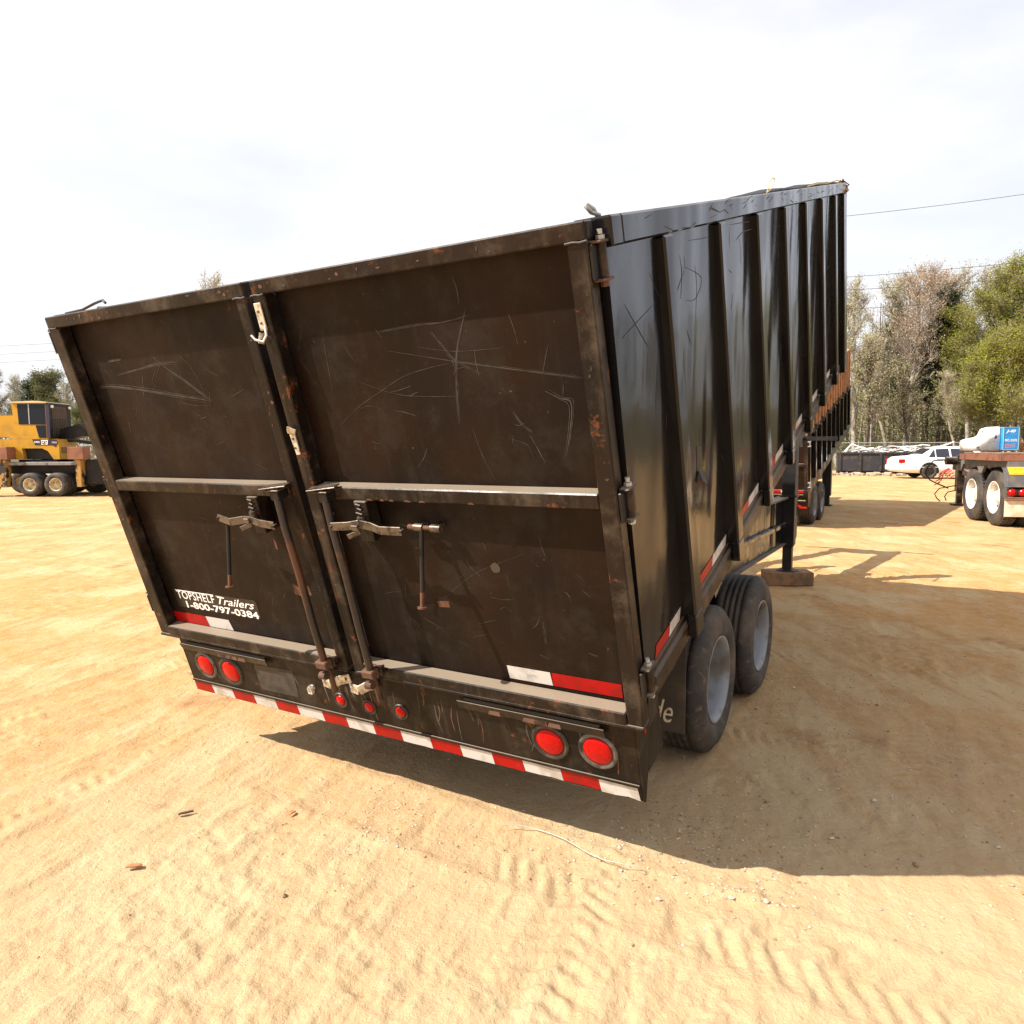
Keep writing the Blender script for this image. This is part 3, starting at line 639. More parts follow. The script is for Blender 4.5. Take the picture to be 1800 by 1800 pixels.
# tail apron with lights
mb = BX()
mb.box(.085, 2.358, .030, .038, -.348, -.058, .002); mb.box(.10, 2.34, .045, .14, -.064, -.022, .004)
mb.box(.080, 2.355, .022, .0298, -.292, -.281, .002, 0); 
Tap = lambda x, y, h: (x, .030 - h, y)
mb.prism([(.57, -.124), (.815, -.112), (.81, -.250), (.575, -.252)], Tap, .0003, .0012, 1)
for k in range(46):
    u = random.uniform(.15, 2.3); w0 = random.uniform(-.07, -.14); L = random.uniform(.03, .14); mb.ribbon([(u, w0), (u + random.gauss(0, .006), w0 - L / 2), (u + random.gauss(0, .01), max(-.278, w0 - L))], random.uniform(.002, .010), Tap, .0006, random.choice((1, 1, 2, 3)))
for s, e in ((0, .085), (1, 2.358)):
    T_ = lambda x, y, h: (e + (h if s else -h), x, y)
    mb.prism([(.030, -.040), (.165, -.04), (.16, -.075), (.118, -.14), (.078, -.27), (.040, -.348), (.030, -.348)], T_, .0002, .008)
mb.add([(.10, .03, -.348), (2.35, .03, -.348), (2.35, .10, -.33), (.10, .10, -.33)], [(0, 1, 2, 3)])
mb.box(.10, 2.34, .145, .30, -.33, -.07, .004)
ap = mb.build('tail_apron', [M['apron'], simple('dried_dust_stain', (.050, .040, .029), .7, var=(.022, .017, .012), vs=12), simple('pale_scrape', (.10, .08, .06), .7), M['rust_fresh']], T1)
for u0, u1 in ((.105, .690), (1.690, 2.262)):
    q = BX(); q.beam((u0, .012, -.088), (u1, .012, -.086), .006, .036, (0, -.25, 1), .001, 0); q.box(u0 + .02, u1 - .02, .014, .030, -.074, -.070, .001, 0)
    for k in range(5): u = random.uniform(u0 + .05, u1 - .1); q.prism([(u, -.10), (u + .05, -.101), (u + .045, -.078), (u + .008, -.080)], lambda x, y, h: (x, .0085 - h + (y + .088) * .25, y), .0, .0006, 1)
    q.build('bump_strip', [M['frame'], M['rusty']], ap)
segs = [.083, .213, .360, .506, .647, .785, .934, 1.071, 1.218, 1.360, 1.506, 1.646, 1.788, 1.917, 2.070, 2.212, 2.352]
for k in range(16):
    u0, u1 = segs[k], segs[k + 1] - .0015; f0 = lambda u: -.2945 - .002 * (1 - u / 2.4); q = BX()
    bot = -.3465 + (.004 if k in (13, 14) else 0)
    poly = [(u0, bot + random.uniform(0, .002)), (u0 + (u1 - u0) * .35, bot + random.uniform(0, .003)), (u0 + (u1 - u0) * .7, bot + random.uniform(0, .004) * (1 + (k > 12))), (u1, bot), (u1 - .006, f0(u1)), (u0 - .006 if k else u0, f0(u0))]
    q.prism(poly, Tap, .0012, .0022, 0); q.build('reflective_tape', [M['red_tape'] if k % 2 == 0 else M['white_tape']], ap)
def light(u, w_, r, ring_m, big=True, tilt=0):
    q = BX(); q.lathe([(r * .98, .0015), (r * .96, .006), (r * .7, .010), (0.0, .012)], (u, .030, w_), (0, -1, 0), 32); 
    o = q.build('tail_light', [M['lens']], ap)
    q = BX(); k = 1.34 if big else 1.5
    q.lathe([(r * k, .0005), (r * (k - .06), .007), (r * (k - .18), .008), (r * 1.06, .003), (r * .99, .002)], (u, .030, w_), (0, -1, 0), 32); q.build('lamp_ring', [ring_m], o)
ringm = simple('black_grommet', (.018, .016, .014), .5, var=(.06, .045, .03), vs=25); ringg = simple('worn_grey_ring', (.12, .11, .10), .4, .4, var=(.03, .026, .022), vs=30)
light(.218, -.187, .053, ringg); light(.392, -.192, .055, ringm); light(2.040, -.185, .053, ringm); light(2.219, -.178, .053, ringg)
for u, w_ in ((1.066, -.210), (1.219, -.212), (1.383, -.201)): light(u, w_, .0235, ringm, False)
q = BX(); q.tube([(.915, .030, -.178), (.915, .008, -.178)], .014, 6, 0, smooth=False); q.prism([(.903, -.198), (.927, -.198), (.927, -.172), (.915, -.158), (.903, -.172)], Tap, .008, .022, 0); q.build('plate_lamp', [simple('dirty_clear_lamp', (.55, .50, .42), .35)], ap)
for u0 in (1.045, 1.192):
    q = BX(); pts = [(u0, -.012, -.060), (u0 + .012, -.022, -.090), (u0 + .045, -.018, -.100), (u0 + .075, .004, -.088), (u0 + .118, .022, -.082)]
    for k in range(4): q.beam(pts[k], pts[k + 1], .007, .040, (0, 0, 1), .001, 0)
    q.tube([(u0 + .1, .01, -.082), (u0 + .1, .026, -.082)], .008, 6, 1); q.build('rod_keeper', [M['zinc'], M['rusty']], ap)
q = BX(); q.prism([(2.3665 - .0, .0)], Tap, 0, 0) if False else q.box(2.3665, 2.3685, .085, .097, -.118, -.100, .0005, 0); q.build('clearance_lamp', [M['lens']], ap)
# hooks, rope and tarp along the top
q = BX(); q.tube([(2.34, .24, 1.447), (2.335, .23, 1.468), (2.33, .20, 1.482), (2.34, .17, 1.478), (2.345, .19, 1.460), (2.345, .24, 1.452)], .006, 6); q.build('tarp_hook', [M['galv']], T1)
q = BX(); q.tube([(-.36, .30, 1.449), (-.22, .30, 1.452), (-.12, .30, 1.468), (-.05, .30, 1.476), (-.035, .30, 1.462)], .006, 6); q.tube([(-.03, .30, 1.44), (-.1, .30, 1.447)], .008, 6); q.build('tarp_hook', [M['black']], T1)
q = BX(); n = 26; V = []; F = []
for i in range(n):
    t_ = i / (n - 1); v = 2.1 + 2.62 * t_; hh = .006 + .014 * abs(math.sin(t_ * 8.2)) + .008 * t_ + random.uniform(0, .004)
    for k, (uu, kk) in enumerate(((2.16, 0), (2.22, .8), (2.29, 1.0), (2.36, .7), (2.41, .15), (2.40, 0))): V.append((uu, v, 1.4465 + hh * kk + .001))
for i in range(n - 1):
    for k in range(5): F.append((6 * i + k, 6 * i + k + 1, 6 * i + 7 + k, 6 * i + 6 + k))
q.add(V, F, 0, True); q.build('tarp_roll', [M['tarp']], T1)
q = BX(); q.tube([(2.43, 1.98, 1.447), (2.435, 2.00, 1.465), (2.43, 2.05, 1.490), (2.43, 2.12, 1.508), (2.43, 2.17, 1.505), (2.43, 2.15, 1.486), (2.435, 2.07, 1.462), (2.43, 2.0, 1.449)], .0022, 5)
q.build('rope_loop', [M['rope']], T1); q = BX(); q.tube([(2.42, 3.2, 1.452), (2.43, 3.6, 1.462), (2.42, 4.0, 1.455), (2.43, 4.4, 1.468), (2.41, 4.78, 1.46)], .0035, 5)
for k in range(14): q.tube([(2.42 + random.uniform(-.02, .03), 4.78 + random.uniform(-.02, .03), 1.47 - .01 * random.random()), (2.43 + random.uniform(-.03, .04), 4.82 + random.uniform(-.02, .04), 1.41 + random.uniform(-.03, .03)), (2.42 + random.uniform(-.03, .04), 4.81 + random.uniform(-.01, .04), 1.36 + random.uniform(-.03, .04))], .006, 5, random.choice((0, 1)))
q.build('tie_rope', [M['rope'], M['rusty']], T1)
# chassis, level with the ground
CH = [M['frame'], M['black'], M['side']]
mb = MB()
for s in (0, 1):
    def X(a, b): return (a, b) if s else (2.4 - b, 2.4 - a)
    mb.box(*X(1.70, 1.712), .30, 3.4, .44, .64, .002, 2); mb.box(*X(1.64, 1.772), .30, 3.4, .640, .655, .002, 0); mb.box(*X(1.64, 1.772), .30, 3.4, .425, .4398, .002, 0)
    mb.box(*X(1.745, 1.760), 3.4, 6.45, .44, .905, .002, 2); mb.box(*X(1.68, 1.815), 3.4, 6.45, .905, .922, .002, 0); mb.box(*X(1.68, 1.80), 3.4, 6.45, .425, .4398, .002, 0)
    mb.box(*X(1.7602, 1.800), 2.9, 6.40, .615, .660, .006, 2)
for v in (.45, 1.75, 2.9, 3.9, 4.9, 5.9): mb.box(.70, 1.70, v, v + .08, .46, .58, .004, 1)
ch = mb.build('chassis', CH, T1)
mb = MB()
for v in (.60, 1.75):
    pass
mb.box(1.0, 1.4, 2.2, 2.9, .50, .62, .01, 1); mb.tube([(1.2, 2.6, .62), (1.2, 2.2, 1.25)], .07, 12, 0); mb.tube([(1.2, 2.2, 1.22), (1.2, 2.05, 1.42)], .045, 10, 0); mb.box(.95, 1.45, 1.96, 2.12, 1.30, 1.33, .004, 1)
mb.build('hoist_ram', [M['black'], M['frame']], T1)
mb = BX()
for v in [.4 + .41 * k for k in range(11)]: mb.box(.04, 2.36, v, v + .05, -.085, -.001, .003, 0)
for u in (.72, 1.6): mb.box(u, u + .08, .2, 4.6, -.20, -.0855, .004, 0)
mb.build('bed_crossmembers', [M['frame']], T1)
WZ = [M['tyre'], M['rim']]
wm = wheel_meshes(.345, .192, .215, .135, WZ)
for v in (1.315, 2.245):
    mb = MB(); mb.tube([(.22, v, .345), (2.18, v, .345)], .055, 12); mb.box(.66, .72, v - .35, v + .35, .41, .44, .004); mb.box(1.68, 1.74, v - .35, v + .35, .41, .44, .004); mb.build('axle', [M['black']], T1)
    add_wheel(T1, side_M(2.292, v, .343, True, v), wm); add_wheel(T1, side_M(.108, v, .343, False, v), wm)
for s in (0, 1):
    mb = MB()
    P = []; 
    for k in range(9): an = R_(25 + 130 * k / 8); P.append((1.78 + .42 * math.cos(an) * -1, .345 + .36 * math.sin(an)))
    mb.prism(P + [(p[0], p[1] + .006) for p in P[::-1]], lambda x, y, h: ((h if s else 2.4 - h), x, y), 1.775, 2.06, 0)
    mb.build('fender', [M['black']], T1)
for s in (0, 1):
    a = (1.90, 2.268) if s else (.132, .50); V0 = .875
    mb = MB(); mb.box(a[0], a[1], V0, V0 + .006, .222, .632, .001); mb.box(a[0] - .04, a[1], V0 - .012, V0 + .02, .6322, .655, .003, 1)
    f = mb.build('mud_flap', [M['rubber'], M['black']], T1)
    if s:
        mb = MB(); put_text(mb, 'ide', lambda x, y, h: (x, V0 - h, y), 2.098, .262, .0012, width=.118, mi=0, size=.145, shear=.32, offset=.0001); mb.build('lettering', [M['cream_paint']], f)
for s in (0, 1):
    cx = 1.80 if s else .60; cy = 5.93; X0 = cx - .065
    mb = MB(); mb.box(cx - .065, cx + .065, cy - .065, cy + .065, .415, 2.02, .004, 0); mb.box(cx - .046, cx + .046, cy - .046, cy + .046, .165, .4148, .003, 0); mb.box(cx - .055, cx + .055, cy - .055, cy + .055, .395, .4146, .003, 1)
    mb.box(cx - .085, cx + .085, cy - .085, cy + .085, .9225, .935, .003, 0)
    mb.tube([(cx + .066, cy, 1.72), (cx + .14, cy, 1.72), (cx + .14, cy - .05, 1.72), (cx + .14, cy - .22, 1.66), (cx + .20, cy - .22, 1.66)], .010, 8, 0)
    j = mb.build('landing_leg', [M['black'], M['frame']], T1)
    mb = MB(); mb.lathe([(.05, .17), (.11, .152), (.115, .142), (0, .142)], (cx, cy, 0), (0, 0, 1), 8, 0, False); mb.build('foot', [M['black']], j)
mb = MB()
for a in ((1.76, 6.3, .75), (.64, 6.3, .75)):
    mb.beam(a, (1.52 if a[0] > 1.2 else .88, 7.75, 1.50), .13, .16, b=.006)
    mb.box(a[0] - .05, a[0] + .05, 6.2, 6.4, .45, 1.0, .005)
mb.box(.80, 1.60, 7.70, 7.98, 1.44, 1.60, .008); mb.box(.40, 2.0, 8.0, 8.05, 1.52, 1.57, .004); mb.box(1.13, 1.27, 7.95, 8.10, .95, 1.44, .006)
mb.build('gooseneck', [M['black']], T1)
for s, lab in ((1, 'short timber block under the right landing leg of the large dump trailer'), (0, 'timber block under the far left landing leg of the large dump trailer')):
    p = Lm @ Vector((1.80 if s else .60, 5.93, 0)); mb = MB(); mb.box(-.24, .24, -.115, .115, .0, .140, .006)
    mb.box(-.243, .243, -.112, .02, .0702, .0722, .0005, 1)
    o = mb.build('timber_block', [M['wood'], M['rusty']]); o.matrix_world = frame(p.x, p.y, 4); tag(o, lab, 'timber block', 'timber blocks under the landing legs')
# ------------------------------------------------------------------ second dump trailer, with timber side boards
Uh = Vector((math.cos(R_(AZ_T)), -math.sin(R_(AZ_T)), 0)); Vh = Vector((math.sin(R_(AZ_T)), math.cos(R_(AZ_T)), 0))
def at(u, v): p = Uh * u + Vh * v; return p.x, p.y
x2, y2 = at(-4.45, 13.72); L2 = frame(x2, y2, AZ_T)
T2 = thing('dump_trailer', 'smaller dump trailer further back with tall orange timber stakes along its bed', 'dump trailer', L2)
B2 = Matrix.Translation((0, 0, .62)) @ Matrix.Rotation(R_(11.8), 4, 'X')
bx = lambda: MB(B2)
mb = bx(); mb.box(2.36, 2.39, .06, 6.3, .02, 1.04, .003); mb.box(.01, .04, .06, 6.3, .02, 1.04, .003); mb.box(.04, 2.36, 6.27, 6.3, .02, 1.04, .003); mb.box(.04, 2.36, .06, 6.27, 0, .03, .003); mb.build('bed_walls', [M['side']], T2)
mb = bx(); 
for a in ((2.35, 2.43), (-.03, .05)): mb.box(*a, .0, 6.32, -.06, .09, .006)
mb.build('bottom_rail', [M['frame']], T2)
mb = bx()
for a in ((2.35, 2.42), (-.02, .05)): mb.box(*a, .0, 6.32, .98, 1.06, .006)
mb.build('top_rail', [M['frame']], T2)
for s in (0, 1):
    for k in range(10):
        v = .12 + .68 * k; a = (2.392, 2.448) if s else (-.048, .008); mb = bx(); mb.box(*a, v, v + .09, .095, .975, .008); mb.build('side_rib', [M['side']], T2)
mb = bx()
for a in ((2.364, 2.384), (.016, .036)): mb.box(*a, .05, 6.3, 1.062, 1.90, .004)
mb.box(.04, 2.36, 6.28, 6.30, 1.062, 1.90, .004); mb.box(2.35, 2.42, .05, 6.32, 1.9, 1.93, .003)
sb = mb.build('side_boards', [M['board']], T2)
for s in (0, 1):
    for k in range(16):
        v = .1 + .405 * k; a = (2.386, 2.440) if s else (-.04, .014); mb = bx(); mb.box(*a, v, v + .09, 1.0 if k % 2 else 1.08, 1.90, .004); mb.tube([(a[0] + .03, v + .045, .99), (a[0] + .03, v + .045, 1.07)], .045, 8, 1); mb.build('stake', [M['board'], M['black']], T2)
mb = bx(); mb.box(.0, 2.43, -.02, .03, .02, 1.05, .004, 0)
for (w0, w1) in ((.02, .07), (.5, .55), (1.0, 1.06)): mb.box(.0, 2.43, -.06, -.0205, w0, w1, .004, 1)
for u in (.0, 1.18, 2.37): mb.box(u, u + .06, -.055, -.0206, .0705, .4995, .004, 1); mb.box(u, u + .06, -.055, -.0206, .5505, .9995, .004, 1)
d2 = mb.build('rear_door', [M['door'], M['frame']], T2)
for (u0, u1, mt) in ((1.62, 1.98, M['red_tape']), (1.985, 2.13, M['white_tape']), (2.132, 2.36, M['red_tape'])):
    mb = bx(); mb.box(u0, u1, -.064, -.0610, .022, .068, .0004); mb.build('reflective_tape', [mt], d2)
mb = bx()
for w_ in (.12, .85):
    for dw in (0, .08): mb.box(2.40, 2.48, -.05, .04, w_ + dw, w_ + dw + .012, .002)
    mb.tube([(2.455, 0, w_), (2.455, 0, w_ + .09)], .018, 8)
mb.build('hinge', [M['galv']], d2)
mb = MB(); mb.box(.05, 2.40, .12, .16, .34, .62, .004, 0); mb.box(.05, 2.40, .08, .1195, .585, .60, .002, 1); mb.box(.6, 2.38, .07, .1195, .48, .50, .003, 1); mb.prism([(2.36, .36), (2.41, .36), (2.41, .62), (2.36, .62)], lambda x, y, h: (x, h, y), .161, .9, 0)
a2 = mb.build('tail_apron', [M['apron'], M['chrome']], T2)
mb = MB(); mb.beam((2.13, .105, .475), (2.30, .105, .375), .006, .045, (0, 0, 1), .001); mb.box(2.28, 2.40, .10, .11, .345, .38, .001); mb.build('reflective_tape', [M['red_tape']], a2)
for u in (1.75, 2.02): mb = MB(); mb.lathe([(.05, 0), (.045, .01), (0, .014)], (u, .12, .42), (0, -1, 0), 20); mb.build('tail_light', [M['lens']], a2)
mb = MB(); mb.box(1.88, 2.20, .30, .306, .10, .37, .001); mf = mb.build('mud_flap', [M['rubber']], T2)
mb = MB(); put_text(mb, 'BigTex', lambda x, y, h: (x, .30 - h, y), 1.875, .235, .002, width=.305, mi=0, size=.075, shear=.2, offset=.001); mb.build('lettering', [M['orange_paint']], mf)
mb = MB()
for a in ((1.66, 1.76), (.64, .74)):
    mb.box(*a, .2, 6.9, .62, .86, .005, 0)
for v in (.3, 1.8, 3.2, 5, 6.8): mb.box(.74, 1.66, v, v + .1, .66, .80, .004, 0)
mb.box(1.1, 1.3, 6.9, 8.6, .8, 1.0, .01, 0); mb.build('chassis', [M['black']], T2)
wm2 = wheel_meshes(.385, .22, .25, .10, [M['tyre'], M['rim']])
for v in (.92, 1.86):
    mb = MB(); mb.tube([(.25, v, .385), (2.15, v, .385)], .06, 10); mb.build('axle', [M['black']], T2)
    add_wheel(T2, side_M(2.42, v, .383, True, v), wm2); add_wheel(T2, side_M(-.02, v, .383, False, v), wm2)
for s in (0, 1):
    cx = 2.02 if s else .42; mb = MB(); mb.box(cx - .10, cx + .10, 5.6, 5.8, .25, 1.5, .005); mb.box(cx - .07, cx + .07, 5.63, 5.77, .03, .2495, .004); mb.box(cx - .13, cx + .13, 5.57, 5.83, .0, .0295, .004); mb.build('landing_leg', [M['black']], T2)

# ------------------------------------------------------------------ tandem flatbed trailer at the right edge
J = frame(8.853, 13.346, 14.0)
T3 = thing('flatbed_trailer', 'grey tandem flatbed trailer with white wheels and a rusty red deck edge', 'flatbed trailer', J)
grey = simple('dark_grey_frame_paint', (.10, .105, .12), .45, var=(.16, .14, .12), vs=6, bmp=.001); rdeck = simple('rust_red_deck', (.22, .085, .045), .75, var=(.13, .055, .035), vs=5, bmp=.003)
mb = MB(); mb.box(-.16, 2.5, -.68, 1.36, 1.185, 1.30, .006, 0); mb.box(-.10, 2.4, -.6, 1.3, 1.302, 1.33, .006, 1)
mb.build('deck', [rdeck, simple('old_deck_planks', (.22, .12, .07), .85, var=(.14, .08, .05))], T3)
mb = MB()
def sidep(y0, y1, z0, z1): return [(y0, z0), (y1, z0), (y1, z1), (y0, z1)]
Tj = lambda x, y, h: (h, x, y)
mb.prism([(-.66, .74), (-.60, .74), (-.50, 1.03), (-.38, 1.095), (.34, 1.095), (.48, .95), (.62, .95), (.74, 1.095), (1.48, 1.095), (1.60, .95), (1.60, 1.184), (-.66, 1.184)], Tj, -.05, .0, 0)
mb.prism([(-.66, .74), (-.60, .74), (-.50, 1.03), (-.38, 1.095), (.34, 1.095), (.48, .95), (.62, .95), (.74, 1.095), (1.48, 1.095), (1.60, .95), (1.60, 1.184), (-.66, 1.184)], Tj, 2.4, 2.45, 0)
mb.box(0.001, 2.399, -.66, 1.60, 1.10, 1.183, .003, 0); mb.box(-.05, 2.45, -.70, -.662, .74, 1.18, .006, 0); mb.box(-.06, 2.46, -.74, -.7005, .735, .755, .004, 0)
mb.box(.80, 1.6, -.6, 1.6, .5, 1.09, .01, 1); mb.box(0.0, 2.4, -.72, -.66, .585, .695, .004, 1); mb.box(-.02, 2.42, -.74, -.66, .535, .560, .004, 2)
fr = mb.build('fender_frame', [grey, M['black'], rdeck], T3)
for x in (.03, .20, .37, 2.05, 2.22): mb = MB(); mb.lathe([(.066, 0), (.062, .02), (.052, .022), (.050, .030), (0, .036)], (x, -.722, .64), (0, -1, 0), 20); mb.build('tail_light', [M['lens']], fr)
mb = MB(); mb.prism([(-.02, .955), (1.0, .955), (1.0, 1.085), (-.06, 1.085)], lambda x, y, h: (x, -.70 - h, y), .002, .006, 0)
yel = simple('yellow_sign_face', (.80, .58, .03), .4)
blk = M['black_vinyl']
for r in range(3):
    x = .04
    while x < .95:
        L = random.uniform(.04, .11)
        if r != 1 or x > .2: mb.prism([(x, .975 + .036 * r), (x + L, .975 + .036 * r), (x + L, .985 + .036 * r), (x, .985 + .036 * r)], lambda x, y, h: (x, -.70 - h, y), .0065, .007, 1)
        x += L + .03
mb.build('sign_plate', [yel, simple('small_dark_print', (.25, .18, .04), .6)], fr)
mb = MB(); mb.box(-.045, -.040, -.60, -.55, .80, .87, .001); mb.build('side_marker', [M['lens']], fr)
pl = simple('pale_mud_flap', (.62, .55, .42), .5, var=(.48, .38, .25), vs=4)
mb = MB(); mb.box(-.07, .62, -.70, -.694, .215, .50, .001, 0); mb.box(-.07, .62, -.7405, -.66, .505, .53, .003, 1); mb.build('mud_flap', [pl, rdeck], T3)
mb = MB(); mb.box(1.78, 2.47, -.70, -.694, .215, .50, .001, 0); mb.build('mud_flap', [pl], T3)
wm3 = wheel_meshes(.515, .285, .27, .13, [M['tyre'], M['rim_white']], grooves=3, holes=5, lug=True)
for v in (0.0, 1.10):
    mb = MB(); mb.tube([(.1, v, .51), (2.3, v, .51)], .07, 10); mb.build('axle', [M['black']], T3)
    add_wheel(T3, side_M(0.0, v, .51, False, v + .4), wm3); add_wheel(T3, side_M(.33, v, .51, False, v), wm3); add_wheel(T3, side_M(2.4, v, .51, True, v), wm3); add_wheel(T3, side_M(2.07, v, .51, True, v), wm3)
mb = MB(); mb.box(.95, 1.12, 4.95, 5.12, .35, 1.24, .006); mb.box(.975, 1.095, 4.975, 5.095, .04, .3495, .004); mb.box(.88, 1.19, 4.88, 5.19, .0, .04, .004)
mb.tube([(.70, 5.03, 1.10), (.95, 5.03, 1.10)], .10, 14); mb.tube([(.50, 5.03, 1.12), (.70, 5.03, 1.12)], .02, 8); mb.build('landing_leg', [M['frame']], T3)
mb = MB(); mb.beam((1.05, 1.6, .95), (1.05, 5.3, .98), .22, .22); mb.beam((.3, 1.6, .75), (1.0, 4.6, .85), .12, .14); mb.beam((1.9, 1.6, .75), (1.12, 4.6, .85), .12, .14); mb.build('drawbar', [M['frame']], T3)
mb = MB(); mb.tube([(.62, 5.0, 1.12), (.42, 5.0, 1.10), (.30, 5.0, .95), (.25, 5.0, .78), (.36, 5.0, .62), (.55, 5.0, .52), (.78, 5.0, .42)], .016, 8, 0)
mb.tube([(.95, 4.9, .50), (.75, 4.9, .46), (.55, 4.9, .42), (.45, 4.9, .28), (.50, 4.9, .18), (.58, 4.9, .10)], .013, 8, 0); mb.tube([(.9, 4.85, .38), (.72, 4.85, .33), (.66, 4.85, .22), (.70, 4.85, .12)], .013, 8, 0)
mb.build('air_hose', [M['black']], T3)
mb = MB(); pts = []
for k in range(140):
    a = k * .45; t_ = k / 139; pts.append((.52 + .30 * t_ + .07 * math.cos(a), 5.0 + .07 * math.sin(a), .50 + .36 * math.sin(t_ * 2.6) + .05 * math.cos(a)))
mb.tube(pts, .011, 5); mb.build('coiled_hose', [M['hose_red']], T3)
# white scrap tank and the blue cabinet standing on the deck
flak = simple('flaking_white_paint', (.74, .72, .67), .6, var=(.60, .55, .48), vs=6, var2=(.26, .09, .04), v2s=9, v2lo=.60, v2hi=.66, bmp=.004, bs=20)
def lump(name, pts_, y0, y1, Mw, mat, rnd=.06):
    """closed body from a side outline, rounded across its thickness"""
    m_ = MB(); n = len(pts_); cx = sum(p[0] for p in pts_) / n; cz = sum(p[1] for p in pts_) / n; ls = []
    for (yy, k) in ((y0, 1 - rnd * 2.2), (y0 + (y1 - y0) * .06, 1 - rnd), (y0 + (y1 - y0) * .2, 1), (y0 + (y1 - y0) * .8, 1), (y0 + (y1 - y0) * .94, 1 - rnd), (y1, 1 - rnd * 2.2)):
        ls.append([(cx + (p[0] - cx) * k, yy, cz + (p[1] - cz) * k) for p in pts_])
    V = [p for l in ls for p in l]; F = []
    for i in range(5):
        for k in range(n): F.append((i * n + k, i * n + (k + 1) % n, (i + 1) * n + (k + 1) % n, (i + 1) * n + k))
    F += [tuple(range(n))[::-1], tuple(range(5 * n, 6 * n))]; m_.add(V, F, 0, True); o = m_.build(name, mat); o.matrix_world = Mw; return o
JT = frame(8.853, 13.346, 14.0, 1.331)
FT = frame(9.44, 15.15, 3.0, 1.331)
Tk = lump('scrap_tank', [(-.02, .02), (-.02, .18), (.0, .235), (.07, .265), (.18, .29), (.30, .31), (.38, .36), (.44, .50), (.50, .52), (.52, .36), (.52, .02)], -.30, .30, FT, flak)
tag(Tk, 'rounded white tank with flaking paint left of the blue cabinet on the flatbed', 'scrap tank')
rb = lump('scrap_drum', [(.74, .02), (.74, .25), (.77, .29), (.98, .29), (1.02, .25), (1.02, .02)], -.2, .3, FT, [simple('white_paint_over_rust', (.68, .62, .52), .65, var=(.36, .13, .06), vs=7, vlo=.42, vhi=.52)])
tag(rb, 'squat drum with rust patches right of the blue cabinet on the flatbed', 'drum')
mb = MB(); mb.box(.50, .80, -.38, -.12, .04, .49, .006, 0); mb.box(.492, .808, -.386, -.114, .491, .502, .002, 1)
for a, b, c, d_ in ((.496, .804, .04, .05), (.496, .506, .05, .49), (.794, .804, .05, .49)): mb.box(a, b, -.388, -.3805, c, d_, .001, 1)
cab = mb.build('control_cabinet', [simple('sky_blue_enamel', (.02, .24, .60), .4, var=(.03, .30, .62), vs=8), simple('pale_green_edge', (.30, .50, .45), .5)])
cab.matrix_world = FT; tag(cab, 'upright sky blue metal cabinet with white lettering on the flatbed', 'cabinet')
mb = MB(); Tc = lambda x, y, h: (x, -.380 - h, y)
put_text(mb, 'J-40', Tc, .545, .395, .002, width=.19, size=.08, shear=.3, offset=.003); put_text(mb, 'MC-2570', Tc, .53, .215, .002, width=.24, size=.065, offset=.002)
for k in range(3): mb.prism([(.53, .08 + .03 * k), (.74, .095 + .03 * k), (.74, .108 + .03 * k), (.53, .095 + .03 * k)], Tc, .0015, .002, 1)
mb.build('lettering', [M['white_vinyl'], simple('faded_red_print', (.6, .25, .2), .6)], cab)
